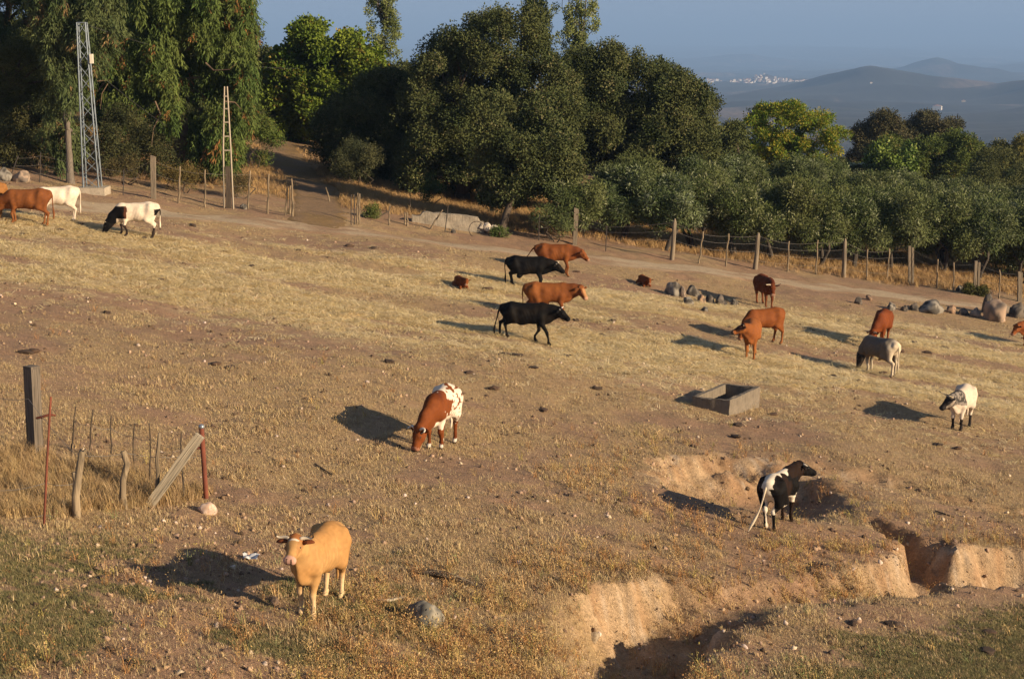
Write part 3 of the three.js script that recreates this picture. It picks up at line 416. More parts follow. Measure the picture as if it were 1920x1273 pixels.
// ---------------------------------------------------------------- cattle
/** Meshes a distance field on a grid (surface nets). */
function surfaceNet(f, lo, hi, cell) {
  const n = [0, 1, 2].map(k => Math.ceil((hi[k] - lo[k]) / cell) + 1), [nx, ny, nz] = n, val = new Float32Array(nx * ny * nz), id = new Int32Array(nx * ny * nz).fill(-1), P = [], I = [];
  for (let k = 0, o = 0; k < nz; k++) for (let j = 0; j < ny; j++) for (let i = 0; i < nx; i++, o++) val[o] = f(lo[0] + i * cell, lo[1] + j * cell, lo[2] + k * cell);
  const sx = 1, sy = nx, sz = nx * ny, corners = [0, sx, sy, sx + sy, sz, sx + sz, sy + sz, sx + sy + sz], edges = [[0, 1], [2, 3], [4, 5], [6, 7], [0, 2], [1, 3], [4, 6], [5, 7], [0, 4], [1, 5], [2, 6], [3, 7]];
  for (let k = 0; k < nz - 1; k++) for (let j = 0; j < ny - 1; j++) for (let i = 0; i < nx - 1; i++) {
    const o = i + j * sy + k * sz; let m = 0; for (let c = 0; c < 8; c++) if (val[o + corners[c]] < 0) m |= 1 << c;
    if (m === 0 || m === 255) continue;
    let x = 0, y = 0, z = 0, s = 0;
    for (const [a, b] of edges) { if (((m >> a) & 1) === ((m >> b) & 1)) continue; const va = val[o + corners[a]], vb = val[o + corners[b]], t = va / (va - vb); x += lerp(a & 1, b & 1, t); y += lerp((a >> 1) & 1, (b >> 1) & 1, t); z += lerp((a >> 2) & 1, (b >> 2) & 1, t); s++; }
    id[o] = P.length / 3; P.push(lo[0] + (i + x / s) * cell, lo[1] + (j + y / s) * cell, lo[2] + (k + z / s) * cell);
  }
  for (let k = 1; k < nz - 1; k++) for (let j = 1; j < ny - 1; j++) for (let i = 1; i < nx - 1; i++) {
    const o = i + j * sy + k * sz, v = val[o] < 0;
    const quad = (a, b, c, d, flip) => flip ? I.push(a, c, b, b, c, d) : I.push(a, b, c, b, d, c);
    if (v !== val[o + sx] < 0) quad(id[o - sy - sz], id[o - sz], id[o - sy], id[o], !v);
    if (v !== val[o + sy] < 0) quad(id[o - sx - sz], id[o - sz], id[o - sx], id[o], v);
    if (v !== val[o + sz] < 0) quad(id[o - sx - sy], id[o - sy], id[o - sx], id[o], !v);
  }
  const g = new THREE.BufferGeometry(); g.setAttribute('position', new THREE.Float32BufferAttribute(P, 3)); g.setIndex(I); g.computeVertexNormals(); return g;
}
const smin = (a, b, k) => { const h = clamp(0.5 + 0.5 * (b - a) / k); return lerp(b, a, h) - k * h * (1 - h); };
const cowMat = new THREE.MeshPhysicalMaterial({ vertexColors: true, roughness: 0.7, specularIntensity: 0.15 }), hornMat = new THREE.MeshStandardMaterial({ vertexColors: true, roughness: 0.45 }), eyeMat = M(0.012, 0.009, 0.008, 0.25);
const dirOf = (pitch, yaw) => V(Math.cos(pitch) * Math.cos(yaw), Math.sin(pitch), Math.cos(pitch) * Math.sin(yaw));
const D2R = Math.PI / 180;
/**
 * A cow whose nose points along +x, its right side along +z. at: point between the feet; phi: heading in degrees (0 right, 90 to the camera, 180 left).
 * neck, head: pitch and yaw in degrees; legs: how far each foot is set forward [front right, front left, hind right, hind left].
 */
function cow(o) {
  const p = o.at, phi = -o.phi * D2R, S = o.size ?? 1, cs = Math.cos(phi), sn = Math.sin(phi), ph = o.seed ?? 1;
  const floor = (x, z) => (T(p.x + (x * cs + z * sn) * S, p.z + (-x * sn + z * cs) * S) - p.y) / S;
  const B = [], bone = (a, b, ra, rb, k = 0.06, sz = 1) => B.push([a[0], a[1], a[2], b[0] - a[0], b[1] - a[1], b[2] - a[2], ra, rb - ra, k, sz, 0]);
  const bony = o.bony ?? 0.4, girth = o.girth ?? 1, bz = 1.06 / girth;
  // trunk: deep chest, belly, loins, rump; withers and hip bones along the top line
  const pitchUp = (o.tilt ?? 0);
  bone([0.50, 0.92, 0], [0.28, 0.905, 0], 0.265, 0.30, 0.1, bz * 1.28); bone([0.20, 0.90, 0], [-0.18, 0.885, 0], 0.28, 0.295 + 0.03 * girth, 0.14, bz); bone([-0.18, 0.90, 0], [-0.55, 1.0, 0], 0.31, 0.25, 0.12, bz); bone([-0.5, 1.0, 0], [-0.74, 1.04, 0], 0.27, 0.17, 0.12, 1.0);
  bone([0.46, 1.12, 0], [0.05, 1.10, 0], 0.14, 0.13, 0.12, 1.1); bone([0.05, 1.10, 0], [-0.5, 1.15, 0], 0.13, 0.12, 0.1, 0.95); bone([-0.5, 1.16, 0], [-0.8, 1.13, 0], 0.11, 0.085, 0.1, 0.9);
  for (const s of [-1, 1]) { bone([-0.50, 1.17, s * 0.14], [-0.52, 1.16, s * 0.235], 0.06, 0.05 + 0.022 * bony, 0.075); bone([-0.8, 1.08, s * 0.06], [-0.82, 1.06, s * 0.13], 0.06, 0.05, 0.07); bone([0.48, 1.06, s * 0.07], [0.46, 0.80, s * 0.145], 0.10, 0.10, 0.09); }
  // legs: feet on the ground wherever it lies
  const hooves = [];
  const L = o.legs ?? [0, 0, 0, 0], LZ = o.stance ?? 0.13;
  if (!o.lying) [[1, 0], [-1, 1]].forEach(([s, i]) => {
    const f = L[i], x = 0.44 + f, y = floor(x + 0.02, s * LZ), k0 = [0.47 + f * 0.55 + Math.max(0, f) * 0.1, 0.40 + y * 0.7, s * LZ], fe = [x - 0.01, 0.115 + y, s * LZ];
    bone([0.43, 0.86, s * 0.135], [0.40 + f * 0.25, 0.65 + y * 0.3, s * (LZ * 0.5 + 0.065)], 0.125, 0.085, 0.08); bone([0.40 + f * 0.25, 0.65 + y * 0.3, s * (LZ * 0.5 + 0.065)], k0, 0.082, 0.050, 0.05); bone(k0, [fe[0] - 0.005, 0.22 + y, fe[2]], 0.051, 0.034, 0.03); bone([fe[0] - 0.005, 0.22 + y, fe[2]], fe, 0.033, 0.042, 0.025); bone(fe, [x + 0.045, 0.042 + y, s * LZ], 0.040, 0.050, 0.025); hooves.push(y);
  });
  if (!o.lying) [[1, 2], [-1, 3]].forEach(([s, i]) => {
    const f = L[i], x = -0.62 + f, y = floor(x + 0.03, s * LZ), st = [-0.40 + f * 0.35, 0.70 + y * 0.4, s * 0.215], hk = [-0.70 + f * 0.75, 0.485 + y * 0.85, s * LZ], fe = [x - 0.02, 0.12 + y, s * LZ];
    bone([-0.52, 0.98, s * 0.17], st, 0.20, 0.125, 0.1, 1.1); bone([-0.66, 0.93, s * 0.15], [-0.60 + f * 0.5, 0.65 + y * 0.6, s * 0.175], 0.15, 0.085, 0.1); bone(st, hk, 0.10, 0.054, 0.06); bone(hk, [fe[0] - 0.01, 0.24 + y, fe[2]], 0.053, 0.036, 0.03); bone([fe[0] - 0.01, 0.24 + y, fe[2]], fe, 0.035, 0.043, 0.025); bone(fe, [x + 0.04, 0.042 + y, s * LZ], 0.041, 0.051, 0.025); hooves.push(y);
  });
  else { for (const s of [-1, 1]) { bone([0.45, 0.7, s * 0.2], [0.62, 0.57, s * 0.26], 0.13, 0.07, 0.08); bone([0.62, 0.57, s * 0.26], [0.40, 0.56, s * 0.27], 0.065, 0.05, 0.05); bone([-0.55, 0.75, s * 0.25], [-0.2, 0.62, s * 0.38], 0.2, 0.1, 0.09); bone([-0.2, 0.62, s * 0.38], [-0.55, 0.56, s * 0.36], 0.08, 0.055, 0.05); } }
  // neck and head
  const np = (o.neck?.[0] ?? 15) * D2R, ny = (o.neck?.[1] ?? 0) * D2R, nl = o.neckLen ?? 0.50, A = V(0.58, 1.02, 0), nd = dirOf(np, ny), poll = A.clone().addScaledVector(nd, nl);
  const hp = (o.head?.[0] ?? -45) * D2R, hy = (o.head?.[1] ?? o.neck?.[1] ?? 0) * D2R, HD = dirOf(hp, hy), HU = dirOf(hp + Math.PI / 2, hy), HR = HD.clone().cross(HU).normalize();
  const h = (a, b, c) => { const q = poll.clone().addScaledVector(HD, a > 0 ? a * 0.9 : a).addScaledVector(HU, b).addScaledVector(HR, c); return [q.x, q.y, q.z]; };
  const neckMid = A.clone().addScaledVector(nd, nl * 0.5), n0 = B.length;
  bone([0.50, 0.99, 0], [neckMid.x, neckMid.y - 0.02, neckMid.z], 0.235, 0.18, 0.12, 1.35); bone([neckMid.x, neckMid.y - 0.01, neckMid.z], h(0.02, -0.07, 0), 0.175, 0.122, 0.08, 1.25);
  bone([0.50, 1.1, 0], h(-0.05, 0.0, 0), 0.14, 0.085, 0.1, 1.1);
  bone([0.64, 0.70, 0], h(0.12, -0.16, 0), 0.095, 0.045, 0.1, 1.7); bone([0.52, 0.68, 0], [0.69, 0.70 + nd.y * 0.06, nd.z * 0.1], 0.125, 0.075, 0.09, 1.5);
  const h0 = B.length;
  bone(h(-0.02, 0.0, 0), h(0.14, -0.035, 0), 0.10, 0.108, 0.05); bone(h(0.14, -0.03, 0), h(0.40, -0.045, 0), 0.104, 0.074, 0.05);
  bone(h(0.08, -0.12, 0), h(0.40, -0.095, 0), 0.09, 0.058, 0.05); bone(h(0.44, -0.055, -0.035), h(0.44, -0.055, 0.035), 0.070, 0.070, 0.03);
  for (const s of [-1, 1]) { bone(h(0.13, 0.01, s * 0.06), h(0.19, -0.01, s * 0.085), 0.05, 0.03, 0.04); bone(h(0.06, -0.1, s * 0.05), h(0.2, -0.12, s * 0.045), 0.07, 0.05, 0.05); bone(h(-0.02, 0.03, s * 0.05), h(-0.02, 0.045, s * 0.1), 0.05, 0.035, 0.04); }
  if (o.udder && !o.lying) bone([-0.32, 0.56, -0.06], [-0.36, 0.52, 0.06], 0.11, 0.1, 0.07);
  if (o.sheath) bone([-0.1, 0.56, 0], [0.02, 0.47, 0], 0.06, 0.03, 0.06);
  const nB = B.length, flat = new Float64Array(nB * 10); B.forEach((b, i) => flat.set(b.slice(0, 10), i * 10));
  const field = (x, y, z) => {
    let d = 9;
    for (let i = 0; i < nB; i++) {
      const q = i * 10, sz = flat[q + 9], ax = x - flat[q], ay = y - flat[q + 1], az = (z - flat[q + 2]) * sz, bx = flat[q + 3], by = flat[q + 4], bw = flat[q + 5] * sz;
      let t = (ax * bx + ay * by + az * bw) / (bx * bx + by * by + bw * bw); t = t < 0 ? 0 : t > 1 ? 1 : t;
      const dx = ax - bx * t, dy = ay - by * t, dz = az - bw * t, e = Math.sqrt(dx * dx + dy * dy + dz * dz) - flat[q + 6] - flat[q + 7] * t, k = flat[q + 8];
      if (e < d + k) d = d < e - k ? d : smin(d, e, k);
    }
    if (bony > 0 && y > 0.75 && x < 0 && x > -0.8) for (const s of [-1, 1]) { const hx = (x + 0.29 - (1.04 - y) * 0.3) / 0.15, hyv = (y - 1.02) / 0.15, hz = (z - s * 0.40) / 0.14, e = (Math.sqrt(hx * hx + hyv * hyv + hz * hz) - 1) * 0.13; d = -smin(-d, e + 0.055 - 0.05 * bony, 0.11); }
    if (x > -0.22 && x < 0.36 && y > 0.62 && y < 1.1) d += 0.0075 * bony * Math.sin((x + (y - 0.85) * 0.35) * 58) * sstep(-0.22, -0.1, x) * sstep(0.36, 0.24, x) * sstep(0.62, 0.72, y) * sstep(1.1, 1.0, y);
    d += 0.008 * (noise3(x * 7 + ph, y * 7, z * 7) - 0.5);
    return d;
  };
  const headBox = [h(0.55, 0, 0), h(-0.15, 0.1, 0), [0.95, 1, 0]], lo = [-1.0, -0.35, -0.52], hi = [1.0, 1.40, 0.52];
  if (o.lying) lo[1] = 0.3;
  for (const q of headBox) for (let k = 0; k < 3; k++) { lo[k] = Math.min(lo[k], q[k] - 0.18); hi[k] = Math.max(hi[k], q[k] + 0.18); }
  const body = surfaceNet(field, lo, hi, o.cell ?? 0.026), parts = [body];
  // ears and tail are of the same hide
  const extra = [];
  for (const s of [-1, 1]) {
    const e = new THREE.SphereGeometry(1, 10, 8); e.scale(0.055, 0.03, 0.115);
    const ps = e.attributes.position; for (let i = 0; i < ps.count; i++) { const t = ps.getZ(i) / 0.115; ps.setX(i, ps.getX(i) * (t > 0.2 ? 1.05 - (t - 0.2) * 0.6 : 0.7 + (t + 1) * 0.28)); ps.setY(i, ps.getY(i) - 0.02 * t * t); }
    const m = new THREE.Matrix4().makeBasis(HD.clone(), HU.clone(), HR.clone()), q = V(...h(0.0, -0.005, s * 0.20));
    e.applyMatrix4(new THREE.Matrix4().makeRotationX(s * (o.earDrop ?? 0.28))); if (s < 0) e.rotateY(Math.PI); e.applyMatrix4(m); e.translate(q.x, q.y, q.z); e.computeVertexNormals(); extra.push([e, 'ear']);
  }
  const tl = o.tail ?? [[-0.83, 1.14, 0], [-0.90, 1.06, 0], [-0.92, 0.85, 0.01], [-0.90, 0.60, 0.02], [-0.90, 0.42, 0.02], [-0.89, 0.22, 0.03]];
  extra.push([tube(new THREE.CatmullRomCurve3(tl.map(q => V(...q))).getPoints(16), [...Array(17)].map((_, i) => i < 10 ? lerp(0.042, 0.018, Math.min(1, i / 7)) : lerp(0.02, 0.012, (i - 10) / 6) + 0.02 * Math.sin((i - 10) / 6 * Math.PI)), 7, 0.08), 'tail']);
  const coat = o.coat, paint = (g, part) => setColors(g, (x, y, z) => {
    const hx = x - poll.x, hyy = y - poll.y, hz = z - poll.z, a0 = hx * HD.x + hyy * HD.y + hz * HD.z, a = a0 > 0 ? a0 / 0.9 : a0, b = hx * HU.x + hyy * HU.y + hz * HU.z, c = hx * HR.x + hyy * HR.y + hz * HR.z;
    const inHead = part === 'ear' || (part === 'hide' && a > -0.06 && a < 0.6 && Math.abs(c) < 0.2 && b > -0.21 && b < 0.16);
    let q = coat({ x, y, z, part, inHead, a, b, c, n: (f, s = 0) => noise3(x * f + ph * 7.3, y * f + s, z * f + ph * 3.1), gap: y - floor(x, z) });
    const v = 0.86 + 0.28 * noise3(x * 22 + ph, y * 22, z * 22) * (0.6 + 0.8 * noise3(x * 5, y * 5 + ph, z * 5));
    if (part === 'hide' && !o.lying && y < 0.5 && y - floor(x, z) < 0.062 && x > -0.95) q = o.hoof ?? [0.05, 0.035, 0.025];
    return [q[0] * v, q[1] * v, q[2] * v];
  });
  paint(body, 'hide'); for (const [g, part] of extra) { paint(g, part); parts.push(g); }
  const t = thing(o.name ?? 'cow', o.label, o.category ?? 'cow', [p.x, p.y - (o.sink ?? 0.012), p.z], phi, o.group ?? 'cattle on the dry pasture');
  t.scale.setScalar(S);
  obj('body', join(parts), cowMat, t);
  if (o.horns !== 0) for (const s of [-1, 1]) {
    const w = o.horns ?? 1, pts = (o.hornShape ?? [[0, 0.04, 0.08], [-0.01, 0.06, 0.16], [0.0, 0.085, 0.24], [0.03, 0.14, 0.295], [0.05, 0.20, 0.30]]).map(([a, b, c]) => h(a * w, 0.04 + (b - 0.04) * w, s * (0.08 + (c - 0.08) * w)));
    const g = tube(new THREE.CatmullRomCurve3(pts.map(q => V(...q))).getPoints(12), [...Array(13)].map((_, i) => lerp(0.034, 0.006, i / 12) * Math.sqrt(w)), 8);
    setColors(g, (x, y, z, i) => { const f = Math.floor(i / 8) / 12; return f > 0.72 ? [0.03, 0.025, 0.02] : (o.hornColor ?? [0.42, 0.34, 0.25]); });
    obj('horn', g, hornMat, t);
  }
  for (const s of [-1, 1]) { const e = new THREE.SphereGeometry(0.02, 10, 8), q = h(0.17, 0.0, s * 0.108); obj('eye', e.translate(...q), eyeMat, t); }
  return t;
}
const RED = [0.215, 0.066, 0.020], RED2 = [0.165, 0.045, 0.014], TAN = [0.40, 0.225, 0.09], WHITE = [0.66, 0.57, 0.47], BLACK = [0.0052, 0.0046, 0.005], PALE = [0.52, 0.33, 0.19];
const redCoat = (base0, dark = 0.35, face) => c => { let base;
  base = base0.map(v => v * 0.74); let q = mix3(base, [base[0] * 0.55, base[1] * 0.45, base[2] * 0.5], dark * sstep(0.35, 0.75, c.n(2.2)) * 0.8);
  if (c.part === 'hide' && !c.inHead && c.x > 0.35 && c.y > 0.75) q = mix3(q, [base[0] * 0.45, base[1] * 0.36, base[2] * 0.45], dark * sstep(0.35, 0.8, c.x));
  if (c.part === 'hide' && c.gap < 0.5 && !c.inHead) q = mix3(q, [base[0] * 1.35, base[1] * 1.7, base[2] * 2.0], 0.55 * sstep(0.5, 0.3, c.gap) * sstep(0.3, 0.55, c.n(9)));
  if (c.part === 'tail' && c.y < 0.45) q = mix3(q, [base[0] * 1.3, base[1] * 1.6, base[2] * 2], 0.5);
  if (c.inHead && c.part === 'hide') { if (face) q = mix3(q, face, sstep(0.05, 0.12, c.a) * sstep(0.09, 0.05, Math.abs(c.c)) * 0.8); if (c.a > 0.43) q = mix3(q, [0.36, 0.22, 0.16], 0.7); }
  if (c.part === 'ear') q = q.map(v => v * 0.6);
  return q;
};
const blackCoat = c => { const q = c.n(3) > 0.62 ? [0.009, 0.007, 0.006] : BLACK; return q; };
const gp = (u, v) => ground(u, v);

cow({ at: gp(597, 1140), phi: 106, seed: 1, cell: 0.018, bony: 1, girth: 0.92, size: 1.03, stance: 0.115, label: 'tan cow with short horns staring at the camera, nearest of the herd', neck: [56, 8], neckLen: 0.40, head: [-24, -8], legs: [-0.02, 0.06, 0.04, -0.06], earDrop: 0.1, hornShape: [[0, 0.05, 0.08], [-0.02, 0.05, 0.17], [-0.01, 0.05, 0.25], [0.0, 0.09, 0.295], [0.01, 0.17, 0.30]], hornColor: [0.5, 0.42, 0.32], hoof: [0.14, 0.1, 0.07], udder: 0,
  coat: c => { let q = mix3(TAN, [0.40, 0.19, 0.06], 0.5 * sstep(0.4, 0.8, c.n(2.5))); if (c.part === 'hide' && c.gap < 0.55 && !c.inHead) q = mix3(q, [0.62, 0.46, 0.28], sstep(0.55, 0.3, c.gap) * 0.8); if (c.part === 'ear') return [0.15, 0.045, 0.018]; if (c.inHead) { if (c.a < 0.05 && c.b > -0.06 && c.n(14) > 0.2) q = [0.26, 0.10, 0.035]; if (Math.abs(c.c) > 0.075 && c.a < 0.3 && c.b > -0.08) q = mix3(q, [0.30, 0.14, 0.055], 0.6); if (Math.abs(c.a - 0.075) < 0.02 && c.b > 0 && Math.abs(c.c) < 0.08) q = [0.62, 0.52, 0.42]; if (c.a > 0.41) q = [0.50, 0.29, 0.22]; if (c.a > 0.475 && Math.abs(Math.abs(c.c) - 0.035) < 0.016 && c.b > -0.09) q = [0.05, 0.03, 0.025]; } return q; } });
cow({ at: gp(826, 838), phi: 104, seed: 2, cell: 0.022, bony: 0.5, girth: 0.9, size: 1.1, stance: 0.11, label: 'red and white spotted cow grazing with its head on the ground', neck: [-44, 24], neckLen: 0.6, head: [-66, 30], legs: [0.05, -0.12, 0.16, -0.1], hornShape: [[0, 0.05, 0.08], [-0.03, 0.05, 0.17], [0.0, 0.06, 0.23], [0.06, 0.10, 0.25], [0.10, 0.14, 0.23]], hornColor: [0.55, 0.5, 0.44],
  coat: c => { const R = mix3([0.165, 0.046, 0.013], [0.10, 0.026, 0.008], sstep(0.35, 0.7, c.n(3))); if (c.inHead || c.part === 'ear') return c.a > 0.42 ? [0.3, 0.13, 0.08] : R; if (c.part === 'tail') return WHITE; const spots = c.n(5, 3) * 0.6 + c.n(12, 9) * 0.4, w = (c.n(2.6, 5) - 0.5) * 0.5 + (c.n(9, 2) - 0.5) * 0.22; if (c.gap < 0.46) return c.gap < 0.12 ? [0.5, 0.44, 0.38] : R; if (c.x > 0.02 + w && c.y > 0.74 + w * 0.3) return c.n(9, 31) > 0.83 ? WHITE : R; if (c.x > -0.05 && c.y < 0.76) return c.x > 0.62 ? R : WHITE; if (c.y < 1.12 && c.n(24, 5) > 0.62) return R; return spots > 0.72 ? R : WHITE; } });
cow({ at: gp(989, 640), phi: 6, seed: 3, bony: 0.5, girth: 0.98, label: 'black cow walking to the right in front of the standing four', neck: [4, 4], neckLen: 0.46, head: [-38, 8], legs: [0.26, -0.2, -0.02, -0.26], horns: 0.75, hornColor: [0.6, 0.56, 0.5], tail: [[-0.83, 1.14, 0], [-0.92, 1.02, 0.03], [-0.97, 0.80, 0.08], [-1.03, 0.58, 0.12], [-1.06, 0.42, 0.14], [-1.05, 0.26, 0.14]], coat: blackCoat });
cow({ at: gp(1029, 597), phi: 4, seed: 4, bony: 0.2, girth: 1.02, label: 'brown bull calf with a pale face between two black cows', neck: [8, 8], neckLen: 0.54, head: [-48, 40], legs: [0.03, 0.0, 0.05, -0.05], horns: 0.3, sheath: 1, coat: redCoat([0.285, 0.098, 0.030], 0.6, [0.42, 0.22, 0.10]) });
cow({ at: gp(991, 541), phi: 4, seed: 5, bony: 0.4, label: 'black cow with lowered head behind the pale faced brown calf', neck: [-6, 6], neckLen: 0.5, head: [-36, 10], legs: [0.0, 0.04, 0.03, -0.04], horns: 0.7, hornColor: [0.55, 0.5, 0.44], udder: 1, coat: blackCoat });
cow({ at: gp(1042, 514), phi: 5, seed: 6, bony: 0.4, label: 'brown cow swishing its tail beside the road, farthest of the group of four', neck: [-8, 4], neckLen: 0.52, head: [-45, 8], legs: [0.06, -0.02, 0.03, -0.05], horns: 0.35, tail: [[-0.83, 1.14, 0], [-0.95, 1.06, 0], [-1.06, 0.92, 0.0], [-1.15, 0.78, 0], [-1.26, 0.66, 0], [-1.36, 0.60, 0]], coat: redCoat([0.25, 0.082, 0.025], 0.6) });
cow({ at: gp(1435, 574), phi: 78, seed: 7, bony: 0.5, label: 'dark red horned cow facing the camera, left of the fence line rocks', neck: [2, 12], neckLen: 0.5, head: [-58, 10], horns: 1, hornShape: [[0, 0.05, 0.08], [0, 0.07, 0.17], [0.02, 0.10, 0.25], [0.03, 0.17, 0.30], [0.03, 0.25, 0.30]], coat: redCoat([0.17, 0.046, 0.015], 0.6) });
cow({ at: gp(1431, 643), phi: 152, seed: 8, bony: 0.15, size: 0.99, label: 'brown cow seen from its side with head lowered behind another brown cow', neck: [-50, 2], neckLen: 0.5, head: [-66, 2], legs: [0.0, 0.0, 0.05, -0.1], horns: 0.3, coat: redCoat([0.25, 0.078, 0.022], 0.35) });
cow({ at: gp(1408, 670), phi: 100, seed: 9, bony: 0.2, size: 0.98, label: 'brown cow with a dark face turned left, standing before a brown cow', neck: [30, 42], neckLen: 0.42, head: [-22, 74], legs: [0.0, 0.04, 0, 0], horns: 0.45, coat: c => { let q = redCoat([0.31, 0.105, 0.030], 0.25)(c); if (c.part === 'ear' || (c.inHead && c.b > -0.08 && c.a < 0.34)) q = [0.05, 0.02, 0.012]; if (c.inHead && c.a > 0.45) q = [0.08, 0.05, 0.04]; return q; } });
cow({ at: gp(1653, 646), phi: 112, seed: 10, bony: 0.4, label: 'red cow grazing directly behind the grey cow', neck: [-42, 22], neckLen: 0.6, head: [-66, 26], horns: 0.9, coat: redCoat([0.22, 0.058, 0.017], 0.5) });
cow({ at: gp(1648, 700), phi: 238, seed: 11, bony: 0.4, size: 1.0, label: 'grey cow with pale tail grazing with its back to the camera', neck: [-58, -16], neckLen: 0.56, head: [-78, -30], legs: [0.05, -0.04, 0.02, -0.14], horns: 0.5, sheath: 1, coat: c => { const g = mix3([0.10, 0.09, 0.082], [0.15, 0.125, 0.10], c.n(3)); if (c.inHead || c.part === 'ear') return [0.035, 0.028, 0.024]; if (c.part === 'tail') return [0.5, 0.42, 0.31]; if (c.x < -0.62) return mix3(g, [0.52, 0.43, 0.32], sstep(-0.62, -0.74, c.x)); if (c.gap < 0.5) return mix3(g, [0.5, 0.42, 0.31], 0.6 * sstep(0.5, 0.35, c.gap)); return c.y < 0.65 ? mix3(g, [0.2, 0.12, 0.06], 0.5) : g; } });
cow({ at: gp(1802, 803), phi: 118, seed: 12, cell: 0.023, bony: 0.9, girth: 0.86, size: 1.0, stance: 0.13, label: 'white cow with a grey mottled neck and black muzzle looking left', neck: [14, 14], neckLen: 0.44, head: [-40, 48], legs: [0.02, 0.06, -0.02, 0.0], hornShape: [[0, 0.05, 0.08], [0, 0.08, 0.17], [0.03, 0.14, 0.23], [0.08, 0.24, 0.25], [0.10, 0.31, 0.22]], hornColor: [0.35, 0.28, 0.19],
  coat: c => { const W = mix3([0.60, 0.51, 0.42], [0.50, 0.41, 0.33], c.n(3)); if (c.part === 'ear') return [0.10, 0.085, 0.075]; if (c.part === 'tail') return W; if (c.inHead) { if (c.a > 0.05 && (c.b > -0.075 || c.a > 0.34)) return [0.022, 0.018, 0.018]; return c.n(14) > 0.42 ? [0.28, 0.23, 0.19] : [0.07, 0.06, 0.055]; } if (c.gap < 0.36) return [0.02, 0.016, 0.015]; if (c.x > 0.36 + (c.n(6) - 0.5) * 0.25 && c.y > 0.78 + c.n(7, 4) * 0.2 && c.x < 1.2) return c.n(16) * 0.7 + c.n(30) * 0.3 > 0.5 ? [0.21, 0.18, 0.16] : [0.05, 0.045, 0.042]; return W; } });
cow({ at: gp(1463, 984), phi: -60, seed: 13, cell: 0.021, bony: 0.3, girth: 0.74, size: 0.97, stance: 0.085, label: 'black and white cow seen from behind in the eroded hollow', neck: [26, 14], neckLen: 0.42, head: [-24, 40], legs: [0.03, -0.05, 0.03, -0.03], hornShape: [[0, 0.04, 0.08], [0.01, 0.05, 0.15], [0.06, 0.05, 0.2], [0.12, 0.06, 0.21]], hornColor: [0.6, 0.5, 0.38], tail: [[-0.83, 1.15, 0], [-0.91, 1.06, -0.01], [-0.94, 0.85, -0.05], [-1.0, 0.55, -0.12], [-1.09, 0.30, -0.22], [-1.17, 0.10, -0.30]],
  coat: c => { const B = c.n(2.5) > 0.6 ? [0.018, 0.010, 0.007] : [0.006, 0.005, 0.005], W = [0.60, 0.53, 0.44]; if (c.inHead || c.part === 'ear') return B; if (c.part === 'tail') return [0.58, 0.49, 0.37]; const w = (c.n(5) - 0.5) * 0.16; if (c.x < 0.25 && Math.abs(c.z) < 0.1 + w && c.y > 1.05) return W; if (c.y < 0.63 + w * 0.5 && c.gap > 0.5 && c.x > -0.5) return W; if (c.gap > 0.44 && c.x < -0.55 && c.y < 1.02 && Math.abs(c.z) < 0.055 + w * 0.6 + (1 - c.y) * 0.16) return W; if (c.x < -0.6 && Math.abs(c.z) < 0.07) return W; if (c.x > 0.4 && c.x < 0.62 && c.y < 0.7 && c.gap > 0.55) return W; return B; } });
cow({ at: gp(1940, 652), phi: 152, seed: 14, bony: 0.2, size: 0.95, label: 'brown cow cut off by the right edge below the boulders', neck: [2, 0], neckLen: 0.46, head: [-50, 6], horns: 0.3, coat: redCoat([0.29, 0.092, 0.028], 0.3) });
cow({ at: gp(50, 421), phi: 174, seed: 15, bony: 0.2, girth: 1.04, size: 1.04, label: 'brown cow standing in front of the all white cow', neck: [-30, 6], neckLen: 0.6, head: [-55, 6], legs: [0.0, 0.04, 0.06, -0.08], horns: 0.4, tail: [[-0.83, 1.14, 0], [-0.9, 1.06, 0], [-0.91, 0.85, -0.02], [-0.93, 0.60, -0.05], [-0.95, 0.4, -0.07], [-0.94, 0.2, -0.08]], coat: redCoat([0.245, 0.085, 0.028], 0.5) });
cow({ at: gp(106, 411), phi: 158, seed: 16, bony: 0.4, size: 0.98, label: 'all white cow behind the brown cow, near the lattice pylon', neck: [-4, 4], neckLen: 0.5, head: [-50, 4], horns: 0.5, coat: c => mix3([0.66, 0.57, 0.47], [0.56, 0.46, 0.37], c.n(3)) });
cow({ at: gp(254, 443), phi: 166, seed: 17, bony: 0.6, size: 1.0, label: 'white cow with black head and neck grazing below the lattice pylon', neck: [-46, 8], neckLen: 0.64, head: [-62, 10], legs: [0.08, -0.1, -0.02, 0.03], horns: 0.4, coat: c => { const W = mix3([0.66, 0.57, 0.46], [0.55, 0.45, 0.36], c.n(3)); if (c.inHead || c.part === 'ear') return BLACK; if (c.gap < 0.42) return [0.022, 0.014, 0.012]; const w = (c.n(4) - 0.5) * 0.4; if (c.x > 0.34 + w && c.y < 1.16 && !(c.x < 0.7 && c.y < 0.7)) return c.x < 0.48 + w ? [0.07, 0.025, 0.014] : BLACK; if (c.x < -0.68 && c.y < 1.02 && c.y > 0.8) return BLACK; return W; } });
cow({ at: gp(-32, 404), phi: 172, seed: 18, bony: 0.2, size: 0.98, label: 'tan cow almost wholly outside the left edge, only its rump showing', neck: [0, 0], coat: redCoat([0.38, 0.17, 0.055], 0.2) });
